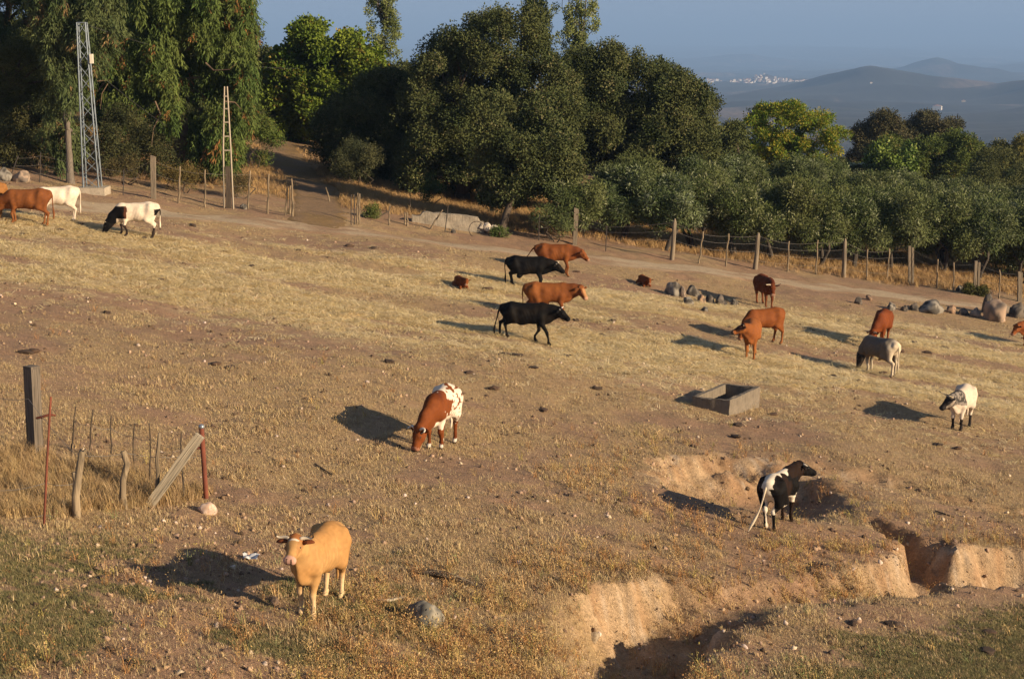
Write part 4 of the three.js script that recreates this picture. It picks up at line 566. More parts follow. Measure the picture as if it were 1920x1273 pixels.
for (const [u, v, phi, label, hd] of [[864, 540, 68, 'small brown calf lying down on the straw, left of the black cows', [20, 30]], [1208, 536, 74, 'small red calf lying down beside the clump of grey rocks', [10, 20]]])
  cow({ at: gp(u, v), phi, seed: u, name: 'calf', category: 'calf', group: 'calves lying down', size: 0.56, sink: 0.28, lying: 1, bony: 0, girth: 0.98, label, neck: [hd[0], -10], neckLen: 0.4, head: [-35, hd[1]], horns: 0, tail: [[-0.83, 1.1, 0], [-0.92, 0.98, 0.05], [-0.95, 0.78, 0.12], [-0.9, 0.62, 0.2], [-0.84, 0.57, 0.25], [-0.8, 0.55, 0.3]], cell: 0.032, coat: redCoat([0.23, 0.07, 0.022], 0.5) });

// ---------------------------------------------------------------- pylon, poles, fences, trough, wall, rocks
reseed(9001);
const woodTex = canvasTex(256, (i, j) => { const g = fbm2(i / 6, j / 70, 4, 301), k = noise2(i / 2.2, j / 30, 311), v = clamp(0.34 + 0.62 * g + (k - 0.5) * 0.3 - (noise2(i / 5, j / 90, 321) > 0.8 ? 0.3 : 0)) * 255; return [v, v * 0.97, v * 0.93]; });
const woodMat = (r, g, b) => new THREE.MeshStandardMaterial({ color: new THREE.Color().setRGB(r, g, b), roughness: 0.92, map: woodTex, bumpMap: woodTex, bumpScale: 0.012 });
const greyWood = woodMat(0.30, 0.245, 0.185), darkWood = woodMat(0.115, 0.085, 0.062), paleWood = woodMat(0.50, 0.43, 0.33), stickWood = woodMat(0.36, 0.28, 0.19);
const rustMat = new THREE.MeshStandardMaterial({ color: new THREE.Color().setRGB(0.20, 0.058, 0.032), roughness: 0.85, map: canvasTex(128, (i, j) => { const v = clamp(0.4 + 0.75 * fbm2(i / 7, j / 9, 4, 331)) * 255; return [v, v * 0.92, v * 0.88]; }) });
const zinc = M(0.20, 0.235, 0.27, 0.5, { metalness: 0.5 }), wireMat = M(0.20, 0.18, 0.165, 0.6, { metalness: 0.4 }), concTex = canvasTex(256, (i, j) => { const v = clamp(0.62 + 0.5 * (fbm2(i / 30, j / 24, 4, 341) - 0.5) + 0.25 * (noise2(i / 2, j / 2, 351) - 0.5)) * 255; return [v, v * 0.98, v * 0.94]; });
const concrete = new THREE.MeshStandardMaterial({ color: new THREE.Color().setRGB(0.56, 0.48, 0.39), roughness: 0.95, map: concTex, bumpMap: concTex, bumpScale: 0.015 });
const uvBox = g => { const p = g.attributes.position, n = g.attributes.normal, u = new Float32Array(p.count * 2); for (let i = 0; i < p.count; i++) { const ax = Math.abs(n.getX(i)), ay = Math.abs(n.getY(i)); u[i * 2] = (ax > 0.6 ? p.getZ(i) : p.getX(i)) * 1.7; u[i * 2 + 1] = (ay > 0.7 ? p.getZ(i) : p.getY(i)) * 0.55; } g.setAttribute('uv', new THREE.BufferAttribute(u, 2)); return g; };
const bar = (a, b, r, seg = 4) => tube([a, b], [r, r], seg);
{ // lattice pylon
  const b = ground(173, 362), d = -b.z, k = pxm(d), H = 315 * k, t = thing('lattice_pylon', 'grey steel lattice pylon on a concrete footing', 'pylon', [b.x, b.y, b.z]), w0 = 0.335, w1 = 0.18;
  const off = V(-0.12, 0, 0), P = (sx, sz, y) => { const f = y / H, w = lerp(w0, w1, f); return V(sx * w - 0.16 * f + 0.0, 0.2 + y * (H - 0.2) / H, sz * w * 0.9); };
  obj('footing', uvBox(boxGeo(1.25, 0.42, 1.15, 0.02, 0.06, 0)), concrete, t);
  for (const [sx, sz] of [[-1, 1], [1, 1], [-1, -1], [1, -1]]) obj('leg', bar(P(sx, sz, 0), P(sx, sz, H), 0.034, 4), zinc, t);
  const n = 12; for (const [a, c] of [[[-1, 1], [1, 1]], [[1, 1], [1, -1]], [[1, -1], [-1, -1]], [[-1, -1], [-1, 1]]]) for (let i = 0; i < n; i++) { const y0 = H * (1 - Math.pow(1 - i / n, 1.0)), y1 = H * (i + 1) / n, [p, q] = i % 2 ? [a, c] : [c, a]; obj('brace', bar(P(...p, y0 * 1), P(...q, y1), 0.017, 4), zinc, t); if (i === n - 1) obj('brace', bar(P(...a, H - 0.02), P(...c, H - 0.02), 0.03, 4), zinc, t); }
  obj('lamp_box', boxGeo(0.13, 0.4, 0.16, 0.24, H * 0.79, 0.2), M(0.62, 0.56, 0.46), t);
}
const pylonTop = at(167, 48, -ground(173, 362).z);
for (const [a, b, sag, label] of [[pylonTop, at(560, 128, 112), 0.5, 'thin black cable from the pylon top past the eucalyptus'], [at(200, 152, 73), at(420, 300, 92), 0.25, 'thin black cable running down through the eucalyptus from the pylon']]) {
  const pts = [], n = 16; for (let i = 0; i <= n; i++) { const f = i / n, p = a.clone().lerp(b, f); p.y -= sag * 4 * f * (1 - f); pts.push(p); } tag(obj('power_cable', tube(pts, pts.map(() => 0.014), 5), M(0.02, 0.02, 0.022)), label, 'cable', 'cables at the pylon');
}
{ // slender concrete ladder pole with a wooden board at its foot
  const b = ground(428, 390), k = pxm(-b.z), H = 226 * k, t = thing('ladder_pole', 'tall pale concrete pole built like a narrow ladder', 'pole', [b.x, b.y, b.z]);
  for (const s of [-1, 1]) obj('upright', tube([V(s * 0.205, -0.2, 0), V(s * 0.165, H * 0.5, 0), V(s * 0.06 + 0.03, H, 0)], [0.042, 0.038, 0.03], 4), concrete, t);
  for (const v of [182, 205, 230, 256, 282]) { const f = (390 - v) / 226, w = lerp(0.2, 0.075, f); obj('rung', boxGeo(w * 2 + 0.02, 0.055, 0.05, 0.015 * f, f * H, 0), concrete, t); }
  obj('base_board', uvBox(boxGeo(0.21, 80 * k, 0.16, 0.0, 40 * k - 0.05, -0.03)), darkWood, t);
}
/** A post standing in the ground between two photograph heights. */
function post(parent, kind, u0, v0, u1, v1) {
  const b = ground(u0, v0), d = -b.z, k = pxm(d), top = at(u1, v1, d), o = parent.position, rel = p => p.clone().sub(o), L = top.distanceTo(b); let g, m;
  if (kind === 'sleeper') { const w = 0.21, h = L + 0.15; g = uvBox(boxGeo(w, h, w * 0.8, 0, h / 2 - 0.15, 0)); const p = g.attributes.position; for (let i = 0; i < p.count; i++) if (p.getY(i) > h * 0.5) p.setY(i, p.getY(i) + (p.getX(i) > 0 ? -0.05 : 0.02)); g.computeVertexNormals(); m = greyWood; }
  else if (kind === 'point') { const h = L + 0.15, w = 0.12; g = withUV(tube([V(0, -0.15, 0), V(0.01, h * 0.4, 0), V(-0.01, h * 0.85, 0), V(0, h - 0.12, 0)], [w, w * 0.95, w * 0.8, w * 0.25], 7, 0.1)); m = greyWood; }
  else if (kind === 'double') { const h = L + 0.12; g = uvBox(join([boxGeo(0.13, h, 0.15, -0.1, h / 2 - 0.12, 0), boxGeo(0.1, h * 0.96, 0.13, 0.06, h * 0.48 - 0.12, 0.02)])); m = greyWood; }
  else { const r = kind === 'iron' ? 0.022 : kind === 'twig' ? 0.017 : 0.042, n = 6, pts = [], rad = []; for (let i = 0; i <= n; i++) { const f = i / n; pts.push(V((rnd() - 0.5) * 0.05 * (kind === 'iron' ? 0 : 1), -0.12 + (L + 0.12) * f, (rnd() - 0.5) * 0.05)); rad.push(r * (kind === 'iron' ? 1 : lerp(1.1, 0.8, f) * rr(0.85, 1.15))); } g = withUV(tube(pts, rad, 6)); m = kind === 'iron' ? M(0.045, 0.036, 0.032) : kind === 'twig' ? darkWood : stickWood; }
  const dir = rel(top).sub(rel(b)), tilt = Math.atan2(dir.x, dir.y); const me = obj('post', g, m, parent); me.position.copy(rel(b)); me.rotation.z = -tilt; return { b, top };
}
const strand = (parent, pts, r = 0.005) => { const o = parent.position, out = []; for (let i = 0; i < pts.length - 1; i++) for (let k = 0; k < 4; k++) { const f = k / 4, p = pts[i].clone().lerp(pts[i + 1], f).sub(o); p.y -= 0.05 * Math.sin(f * Math.PI); out.push(p); } out.push(pts[pts.length - 1].clone().sub(o)); obj('wire', tube(out, out.map(() => r), 4), wireMat, parent); };
function fence(name, label, posts, wires, group) {
  const b0 = ground(posts[0][1], posts[0][2]), t = thing(name, label, 'fence', [b0.x, b0.y, b0.z], 0, group), ps = posts.map(q => post(t, ...q));
  for (const f of wires) strand(t, ps.map(p => p.b.clone().lerp(p.top, f)));
  return t;
}
fence('wire_fence', 'wire fence on iron and wooden posts along the eucalyptus at the left', [['iron', 16, 337, 33, 292], ['iron', 73, 343, 75, 286], ['iron', 230, 366, 231, 318], ['sleeper', 287, 373, 286, 292], ['stick', 335, 381, 337, 312], ['stick', 383, 389, 384, 318], ['stick', 465, 391, 468, 320], ['stick', 502, 401, 503, 326]], [0.3, 0.6, 0.9]);
fence('stake_fence', 'leaning stakes at the gap where the track leaves the road', [['stick', 535, 404, 538, 347], ['stick', 543, 402, 544, 348], ['stick', 549, 407, 547, 335]], []);
fence('stake_fence', 'dark and pale stakes bunched at the track, right of the gap', [['iron', 658, 422, 658, 365], ['iron', 664, 421, 664, 364], ['stick', 669, 420, 671, 362], ['stick', 673, 421, 674, 363], ['stick', 618, 379, 611, 351], ['stick', 729, 422, 730, 384], ['stick', 759, 421, 758, 398], ['stick', 764, 424, 763, 398], ['stick', 768, 398, 768, 373], ['iron', 834, 436, 840, 385], ['stick', 806, 430, 829, 393]], []);
fence('wire_fence', 'long wire fence on wooden posts in front of the olive grove', [['iron', 1010, 451, 1011, 402], ['sleeper', 1078, 459, 1081, 390], ['iron', 1136, 471, 1138, 422], ['point', 1260, 487, 1266, 411], ['stick', 1311, 494, 1319, 434], ['stick', 1361, 500, 1367, 438], ['point', 1416, 505, 1423, 437], ['stick', 1477, 509, 1480, 452], ['stick', 1530, 514, 1534, 450], ['point', 1582, 520, 1586, 448], ['stick', 1625, 524, 1628, 467], ['stick', 1665, 527, 1668, 466], ['double', 1710, 533, 1710, 461], ['stick', 1757, 540, 1759, 486], ['stick', 1789, 547, 1790, 492], ['double', 1832, 553, 1835, 489], ['stick', 1875, 560, 1876, 506], ['sleeper', 1913, 565, 1914, 509], ['stick', 1960, 572, 1961, 516]], [0.25, 0.5, 0.72, 0.92]);
{ // the near enclosure at the left: separate old posts held by slack wire
  const t = fence('old_fence', 'tumbledown near fence of a thick post, red rods and crooked stakes', [['twig', 131, 868, 139, 762], ['twig', 164, 880, 172, 768], ['twig', 205, 876, 209, 780], ['twig', 249, 890, 252, 795], ['twig', 279, 908, 280, 795], ['twig', 341, 938, 339, 810], ['stick', 292, 950, 297, 812]], [0.75]);
  const o = t.position, rel = p => p.clone().sub(o);
  { const b = ground(66, 856), tp = at(64, 686, -b.z), L = tp.y - b.y, g = uvBox(boxGeo(0.25, L + 0.2, 0.22, 0, L / 2 - 0.1, 0)), m = obj('thick_post', g, woodMat(0.20, 0.165, 0.135), t); m.position.copy(rel(b)); m.rotation.y = -0.62; m.userData.label = 'thick square weathered wooden post'; obj('hook', tube([V(0.08, L * 0.44, 0.1), V(0.24, L * 0.46, 0.14), V(0.36, L * 0.48, 0.14), V(0.48, L * 0.47, 0.12)], [0.022, 0.028, 0.03, 0.02], 6, 0.15).rotateY(0.62), rustMat, m); }
  { const b = ground(80, 986), tp = at(94, 744, -b.z), m = obj('rusty_rod', withUV(tube([rel(b).add(V(0, -0.1, 0)), rel(b).lerp(rel(tp), 0.5), rel(tp)], [0.024, 0.022, 0.02], 6)), rustMat, t); m.userData.label = 'thin red painted iron rod'; }
  { const b = ground(143, 970), d = -b.z, k = (u, v) => rel(at(u, v, d)); obj('forked_stake', withUV(join([tube([rel(b).add(V(0, -0.1, 0)), k(141, 930), k(146, 890), k(153, 846)], [0.082, 0.078, 0.07, 0.062], 8, 0.06), tube([k(143, 905), k(138, 885)], [0.06, 0.05], 7), tube([k(152, 855), k(160, 843)], [0.04, 0.03], 6)])), stickWood, t); }
  { const b = ground(235, 955), d = -b.z, k = (u, v) => rel(at(u, v, d)); obj('bent_stake', withUV(tube([rel(b).add(V(0, -0.1, 0)), k(229, 930), k(230, 900), k(237, 870), k(230, 846)], [0.062, 0.066, 0.06, 0.062, 0.055], 8, 0.05)), stickWood, t); }
  { const b = ground(274, 950), tp = at(374, 812, -b.z + 0.1), a = rel(b), c = rel(tp), L = a.distanceTo(c), g = uvBox(boxGeo(0.19, L, 0.16, 0, L / 2, 0)), m = obj('leaning_beam', g, paleWood, t); m.position.copy(a).add(V(0, -0.05, 0)); m.quaternion.setFromUnitVectors(V(0, 1, 0), c.clone().sub(a).normalize()); m.userData.label = 'split pale beam leaning on the red pipe'; }
  { const b = ground(386, 934), tp = at(377, 802, -b.z), a = rel(b), c = rel(tp); const pp = obj('pipe_post', withUV(tube([a.clone().add(V(0, -0.1, 0)), c], [0.05, 0.05], 10)), rustMat, t); pp.userData.label = 'rusty red pipe with a metal cap'; obj('cap', new THREE.SphereGeometry(0.062, 10, 8).scale(1, 0.9, 1).translate(c.x, c.y + 0.02, c.z), M(0.3, 0.32, 0.35, 0.35, { metalness: 0.6 }), pp); obj('hinge', tube([a.clone().lerp(c, 0.72).add(V(-0.02, 0, 0)), a.clone().lerp(c, 0.71).add(V(-0.17, -0.01, 0))], [0.03, 0.024], 6), rustMat, pp); }
  const w = (pts) => strand(t, pts.map(([u, v, d]) => at(u, v, d)), 0.0055);
  w([[-20, 742, 33.5], [52, 748, 33.2], [140, 852, 31.4], [236, 850, 31.8], [345, 856, 32.5], [382, 850, 33]]); w([[-20, 920, 30], [84, 906, 30.4], [144, 905, 31]]); w([[-20, 972, 29.5], [82, 966, 29.8], [143, 960, 30.6], [233, 932, 31.4]]);
}
{ // stone water trough
  const b = ground(1368, 780), p1 = V(b.x, b.y, b.z), eN = V(-55, 0, -33.5).normalize(), eR = V(57, 0, -98).normalize(), s = pxm(-b.z), ln = 1.16, lr = 2.25, h = 0.50, th = 0.13, t = thing('stone_trough', 'empty grey stone water trough set square on the slope', 'trough', [b.x, b.y - 0.06, b.z]);
  const ang = Math.atan2(-eR.z, eR.x); t.rotation.y = ang; // local x runs along the long side, local z to the near short side's left
  const wallB = (x0, x1, z0, z1, y0, y1) => { const g = new THREE.BoxGeometry(x1 - x0, y1 - y0, z1 - z0, Math.ceil((x1 - x0) / 0.09), 7, Math.ceil((z1 - z0) / 0.09)).translate((x0 + x1) / 2, (y0 + y1) / 2, (z0 + z1) / 2), p = g.attributes.position; uvBox(g); for (let i = 0; i < p.count; i++) { const x = p.getX(i), y = p.getY(i), z = p.getZ(i), n = noise3(x * 5, y * 5, z * 5) - 0.5, m = noise3(x * 14, y * 14, z * 14) - 0.5; p.setXYZ(i, x + n * 0.025, y + (y > y1 - 0.02 ? n * 0.05 + m * 0.025 : 0), z + n * 0.025); } g.computeVertexNormals(); return g; };
  const st = new THREE.MeshStandardMaterial({ color: new THREE.Color().setRGB(0.27, 0.225, 0.18), roughness: 0.95, map: concTex, bumpMap: concTex, bumpScale: 0.03 });
  obj('long_wall', wallB(0, lr, -th, 0, -0.3, h), st, t); obj('long_wall', wallB(0, lr, -ln, -ln + th, -0.3, h), st, t); obj('end_wall', wallB(0, th, -ln + th, -th, -0.3, h - 0.004), st, t); obj('end_wall', wallB(lr - th, lr, -ln + th, -th, -0.3, h - 0.004), st, t); obj('floor', wallB(th, lr - th, -ln + th, -th, -0.3, 0.1), st, t);
}
// rocks: a lumpy stone, facets and lichen
function rockGeo(sx, sy, sz, sd, rough = 0.28) {
  let g = new THREE.IcosahedronGeometry(1, 4); g = mergeVertices(plainGeo(g).deleteAttribute('normal')); const p = g.attributes.position;
  const planes = [...Array(26)].map((_, i) => { const u = hash3(i, Math.floor(sd * 100), 1) * 2 - 1, a = hash3(i, Math.floor(sd * 100), 2) * 6.283, s = Math.sqrt(1 - u * u); return [s * Math.cos(a), u, s * Math.sin(a), 0.70 + 0.26 * hash3(i, Math.floor(sd * 100), 3)]; });
  for (let i = 0; i < p.count; i++) { const x = p.getX(i), y = p.getY(i), z = p.getZ(i); let cutr = 1.3; for (const [a, b, c, d] of planes) { const q = a * x + b * y + c * z; if (q > 0.05) cutr = Math.min(cutr, d / q); } const f = cutr + rough * 0.5 * (noise3(x * 1.3 + sd, y * 1.3, z * 1.3) - 0.5) * 2 + rough * 0.5 * (noise3(x * 3.1, y * 3.1 + sd, z * 3.1) - 0.5) + rough * 0.25 * (noise3(x * 8, y * 8, z * 8 + sd) - 0.5); const c = v => v; p.setXYZ(i, c(x) * f * sx, c(y) * f * sy, c(z) * f * sz); }
  g.computeVertexNormals(); return g;
}
const rockMat = new THREE.MeshStandardMaterial({ vertexColors: true, roughness: 0.95 });
function rock(u, v, w, h, tone, label, group, name = 'rock') {
  const big = v < 620 && w < 50 ? 1.25 : 1; w *= big; h *= big; const b = ground(u, v), k = pxm(-b.z), g = rockGeo(w * k / 2, h * k * 0.8, w * k * 0.42, u * 0.37 + v, 0.3), t2 = tone[1] ?? [0.06, 0.055, 0.05];
  setColors(g, (x, y, z) => { const s = w * k, n = noise3(x / s * 5 + u, y / s * 5, z / s * 5) * 0.6 + noise3(x / s * 14, y / s * 14 + v, z / s * 14) * 0.4; return mix3(tone[0], t2, sstep(0.40, 0.56, n)); });
  const m = tag(obj(name, g, rockMat), label, 'rock', group); m.position.set(b.x, b.y + h * k * 0.18, b.z); m.rotation.y = u; return m;
}
const GREY = [[0.23, 0.205, 0.175], [0.06, 0.052, 0.045]], DARK = [[0.13, 0.105, 0.085], [0.045, 0.038, 0.033]], PINK = [[0.36, 0.255, 0.185], [0.16, 0.125, 0.10]], WARM = [[0.30, 0.19, 0.12], [0.10, 0.075, 0.06]];
for (const [u, v, w, h, c, l] of [[1262, 552, 36, 25, GREY, 'largest pale grey rock, left end of the middle clump'], [1281, 557, 11, 18, PINK, 'narrow pink stone wedged in the middle clump'], [1299, 553, 26, 18, GREY, 'grey speckled rock behind the pink stone'], [1291, 571, 18, 14, GREY, 'dark streaked rock in the front of the middle clump'], [1315, 569, 18, 15, WARM, 'brown rounded rock in the middle clump'], [1330, 570, 16, 12, DARK, 'dark sloping rock in the middle clump'], [1352, 573, 24, 16, DARK, 'dark pointed rock at the right of the middle clump'], [1377, 572, 14, 11, GREY, 'small grey rock closing the middle clump at the right'], [1322, 583, 12, 8, GREY, 'small stone below the middle clump']]) rock(u, v, w, h, c, l, 'rocks in the middle of the pasture');
for (const [u, v, w, h, c, l] of [[1610, 569, 16, 12, DARK, 'small dark rock, first of the right hand row'], [1630, 562, 12, 9, WARM, 'small brown rock behind the first of the right hand row'], [1672, 580, 20, 12, GREY, 'flat pale rock at the left of the right hand row'], [1696, 583, 13, 9, DARK, 'low dark rock left of the brushy heap'], [1715, 582, 18, 12, DARK, 'dark rock beside the brushy heap'], [1747, 585, 52, 24, GREY, 'long speckled rock heap in the right hand row'], [1785, 587, 20, 14, WARM, 'brown rock between the heap and the boulder'], [1808, 590, 22, 12, DARK, 'dark flat rock left of the big boulder'], [1830, 592, 22, 13, PINK, 'pinkish stone at the foot of the big boulder'], [1868, 600, 58, 44, PINK, 'big pinkish boulder beside the fence at the right'], [1852, 586, 24, 32, DARK, 'dark slab leaning on the back of the big boulder'], [1908, 594, 34, 20, DARK, 'dark rock right of the big boulder']]) rock(u, v, w, h, c, l, 'rocks in the row at the right');
for (const [u, v, w, h, c, l] of [[8, 338, 28, 22, GREY, 'grey rock at the left edge under the trees'], [40, 341, 34, 18, PINK, 'pinkish rock near the iron fence posts at the left'], [456, 392, 13, 9, GREY, 'small grey stone by the ladder pole'], [775, 365, 36, 26, WARM, 'brown rock under the largest oak'], [1800, 546, 12, 10, GREY, 'small grey stone at the fence posts on the right'], [850, 437, 10, 7, DARK, 'dark stone in front of the white wall'], [1020, 465, 16, 9, DARK, 'dark stone behind the tail swishing cow']]) rock(u, v, w, h, c, l, 'scattered rocks');
rock(795, 1172, 74, 58, [[0.27, 0.24, 0.19], [0.10, 0.095, 0.085]], 'lichen grey half buried rock in the foreground', undefined);
rock(390, 962, 40, 28, [[0.62, 0.47, 0.38], [0.45, 0.31, 0.24]], 'pale pinkish stone at the foot of the red pipe', undefined, 'white_stone');
rock(1112, 1198, 28, 16, [[0.36, 0.28, 0.2], [0.22, 0.17, 0.12]], 'flat brown stone left of the eroded bank', undefined);
rock(1768, 978, 10, 9, [[0.62, 0.5, 0.36], [0.45, 0.33, 0.22]], 'small pale stone above the gully fork', undefined);
rock(436, 1065, 13, 7, [[0.66, 0.58, 0.5], [0.5, 0.42, 0.34]], 'small white stone below the tan cow shadow', undefined);
rock(652, 1128, 26, 18, [[0.10, 0.06, 0.045], [0.05, 0.035, 0.03]], 'dark clod behind the hooves of the tan cow', undefined, 'earth_clod');
rock(515, 1130, 22, 12, [[0.22, 0.15, 0.1], [0.08, 0.055, 0.045]], 'broken clod in front of the tan cow', undefined, 'earth_clod');
{ // crumpled white litter
  const b = ground(470, 1050), k = pxm(-b.z), g = new THREE.PlaneGeometry(30 * k, 26 * k, 9, 9).rotateX(-Math.PI / 2), p = g.attributes.position; for (let i = 0; i < p.count; i++) { const x = p.getX(i), z = p.getZ(i); p.setXYZ(i, x + 0.05 * (noise2(x * 20, z * 20, 3) - 0.5), 0.03 + 0.10 * noise2(x * 14, z * 14, 5), z + 0.09 * (noise2(x * 17, z * 15, 8) - 0.5)); } g.computeVertexNormals();
  const m = tag(obj('plastic_sheet', g, M(0.55, 0.56, 0.58, 0.5, { side: THREE.DoubleSide })), 'crumpled whitish plastic sheet lying left of the tan cow', 'litter'); m.position.copy(b);
}
{ // a bundle of dead branches and a bleached stick
  const b = ground(835, 1086), o = b, t = thing('dead_branches', 'bundle of dark dead branches lying in the foreground', 'branches', [b.x, b.y, b.z]), gp2 = (u, v, y) => { const p = ground(u, v); p.y += y; return p.sub(o); };
  for (let k = 0; k < 13; k++) { const u0 = rr(758, 800), v0 = 1066 + (u0 - 758) * 0.2 + rr(-3, 6), u1 = rr(850, 935), n = 7, pts = [], rad = [], dv = rr(-5, 7); for (let i = 0; i <= n; i++) { const f = i / n, u = lerp(u0, u1, f), v = lerp(v0, 1068 + (u1 - 758) * 0.235 + dv, f); pts.push(gp2(u, v + rr(-1.5, 1.5), 0.03 + 0.09 * Math.sin(f * 3.1) * rr(0.3, 1))); rad.push(lerp(rr(0.02, 0.032), 0.006, f)); } obj('branch', withUV(tube(pts, rad, 5, 0.1)), k < 3 ? greyWood : darkWood, t); }
  const s = [[692, 1133], [712, 1130], [730, 1131], [748, 1127], [760, 1124]].map(([u, v]) => { const p = ground(u, v); p.y += 0.05; return p; }); tag(obj('bleached_stick', withUV(tube(s, [0.03, 0.026, 0.03, 0.024, 0.012], 6, 0.1)), paleWood), 'pale bleached stick left of the half buried rock', 'stick');
  const s2 = [[868, 1105], [888, 1096]].map(([u, v]) => { const p = ground(u, v); p.y += 0.03; return p; }); tag(obj('bleached_stick', tube(s2, [0.012, 0.01], 5), paleWood), 'thin pale straw coloured stick by the dead branches', 'stick');
  for (const [pts, l] of [[[[1755, 960], [1772, 966], [1790, 972]], 'dark stick lying above the gully fork'], [[[590, 872], [605, 882], [622, 893]], 'thin dark stick on the pasture below the spotted cow shadow']]) tag(obj('dry_stick', tube(pts.map(([u, v]) => { const p = ground(u, v); p.y += 0.03; return p; }), [0.02, 0.022, 0.012], 5, 0.1), darkWood), l, 'stick');
}
{ // broken whitewashed wall under the leaning oak
  const a = ground(772, 414), c = ground(905, 434), L = a.distanceTo(c), t = thing('broken_wall', 'low broken whitewashed wall under the leaning oak', 'wall', [a.x, a.y - 0.3, a.z], -Math.atan2(c.z - a.z, c.x - a.x)), wm = new THREE.MeshStandardMaterial({ color: new THREE.Color().setRGB(0.46, 0.40, 0.33), roughness: 0.95, map: concTex, bumpMap: concTex, bumpScale: 0.05 });
  const g = new THREE.BoxGeometry(L, 1.0, 0.5, 26, 8, 3).translate(L / 2, 0.5, 0), p = g.attributes.position; for (let i = 0; i < p.count; i++) { const x = p.getX(i), y = p.getY(i), f = x / L; p.setY(i, y * (0.66 + 0.12 * noise2(x * 1.3, 1, 4) + 0.06 * noise2(x * 5, 2, 4)) * (f > 0.96 ? 0.7 : f < 0.12 ? 0.8 : 1) - x * 0.085); p.setZ(i, p.getZ(i) + 0.1 * (noise2(x * 2.1, y * 2.3, 8) - 0.5)); } g.computeVertexNormals(); obj('masonry', uvBox(g), wm, t);
  for (const [x, s] of [[L + 0.15, 0.28], [L + 0.5, 0.2], [L * 0.98, 0.18]]) { const r = rockGeo(s, s * 0.8, s, x, 0.3); setColors(r, () => [0.5, 0.43, 0.36]); const m = obj('fallen_stone', r, rockMat, t); m.position.set(x, 0.3 - x * 0.085, 0.2); }
  const ring = new THREE.TorusGeometry(0.38, 0.018, 6, 24, 4.2), b = ground(894, 442), m = tag(obj('iron_hoop', ring, M(0.05, 0.035, 0.03)), 'bent rusty iron hoop leaning by the broken wall', 'hoop'); m.position.set(b.x, b.y + 0.3, b.z + 0.1); m.rotation.set(-0.2, 0.3, 0.2);
}
{ // dung
  const g = [1, 2, 3, 4].map(s => { const r = rockGeo(0.17, 0.05, 0.14, s * 9.1, 0.45); return r; }), dm = [M(0.045, 0.027, 0.018), M(0.07, 0.038, 0.022)];
  const spots = [[44, 662], [62, 660], [200, 588], [928, 730], [963, 666], [948, 665], [972, 668], [1131, 631], [1062, 668], [405, 683], [430, 690], [655, 462], [700, 466], [915, 542], [1148, 603], [1082, 602], [1384, 798], [1451, 778], [1380, 820], [1776, 766], [1770, 652], [1610, 716], [1560, 708], [1690, 660], [1740, 662], [1655, 700], [1712, 644], [1795, 842], [1760, 835], [1530, 1062], [1515, 1070], [1545, 1066], [1675, 1172], [1855, 1187], [1852, 1223], [1600, 1172], [1015, 602], [1080, 510], [270, 448], [150, 422], [40, 440], [112, 432], [360, 424], [560, 470], [470, 500], [300, 525], [730, 680], [880, 700], [1000, 690], [1020, 770], [1120, 730]];
  spots.forEach(([u, v], i) => { const b = ground(u, v), m = tag(obj('dung_pat', g[i % 4], dm[i % 2]), 'dark dried dung pat on the open pasture', 'dung', 'dung pats scattered over the pasture'); m.position.set(b.x, b.y + 0.025, b.z); m.rotation.y = i * 1.7; m.scale.set(rr(0.7, 1.4), rr(0.8, 1.6), rr(0.7, 1.3)); });
}
console.log('things');

// ---------------------------------------------------------------- what grows and lies on the ground
reseed(31337);
function blades(n, len, wid, spread, lean, flat = 0) {
  const P = [], I = [];
  for (let k = 0; k < n; k++) {
    const a = rnd() * 6.283, q = Math.sqrt(rnd()) * spread, L = len * rr(0.55, 1.25), w = wid * rr(0.7, 1.3), d = rr(0, 6.283), tl = flat ? rr(0.02, 0.42) : lerp(1.5, rr(lean, 1.4), 1), x = Math.cos(a) * q, z = Math.sin(a) * q, cx = Math.cos(d), cz = Math.sin(d), b = P.length / 3, h1 = Math.sin(tl) * L * 0.55, f1 = Math.cos(tl) * L * 0.5, h2 = Math.sin(tl * 0.8) * L, f2 = Math.cos(tl * 0.8) * L;
    P.push(x - cz * w, 0, z + cx * w, x + cz * w, 0, z - cx * w, x + cx * f1 - cz * w * 0.8, h1 + (flat ? 0.012 : 0), z + cz * f1 + cx * w * 0.8, x + cx * f1 + cz * w * 0.8, h1 + (flat ? 0.012 : 0), z + cz * f1 - cx * w * 0.8, x + cx * f2, h2, z + cz * f2);
    I.push(b, b + 1, b + 2, b + 1, b + 3, b + 2, b + 2, b + 3, b + 4);
  }
  const g = new THREE.BufferGeometry(); g.setAttribute('position', new THREE.Float32BufferAttribute(P, 3)); g.setIndex(I); g.computeVertexNormals(); return g;
}
const bladeMat = new THREE.MeshStandardMaterial({ color: 0xffffff, roughness: 0.9, side: THREE.DoubleSide });
function scatter(name, label, geo, mat, n, pick, color, size, lift = 0, upright = true) {
  const M4 = [], cols = []; let guard = 0; const m = new THREE.Matrix4(), q = new THREE.Quaternion(), e = new THREE.Euler(), s = V(1, 1, 1), p = V(0, 0, 0);
  while (M4.length < n && guard++ < n * 14) { const r = pick(); if (!r) continue; const [x, z, c] = r; e.set(upright ? rr(-0.15, 0.15) : rr(0, 6.28), rr(0, 6.283), upright ? rr(-0.15, 0.15) : rr(0, 6.28)); q.setFromEuler(e); const k = size(x, z, c); s.set(k, k * rr(0.8, 1.25), k); p.set(x, T(x, z) + lift, z); M4.push(m.compose(p, q, s).clone()); cols.push(color(x, z, c)); }
  const im = new THREE.InstancedMesh(geo, mat, M4.length), col = new THREE.Color(); M4.forEach((a, i) => { im.setMatrixAt(i, a); im.setColorAt(i, col.setRGB(...cols[i])); }); im.name = numbered(name); tag(im, label, null, null, 'stuff'); shade(im); scene.add(im); return im;
}
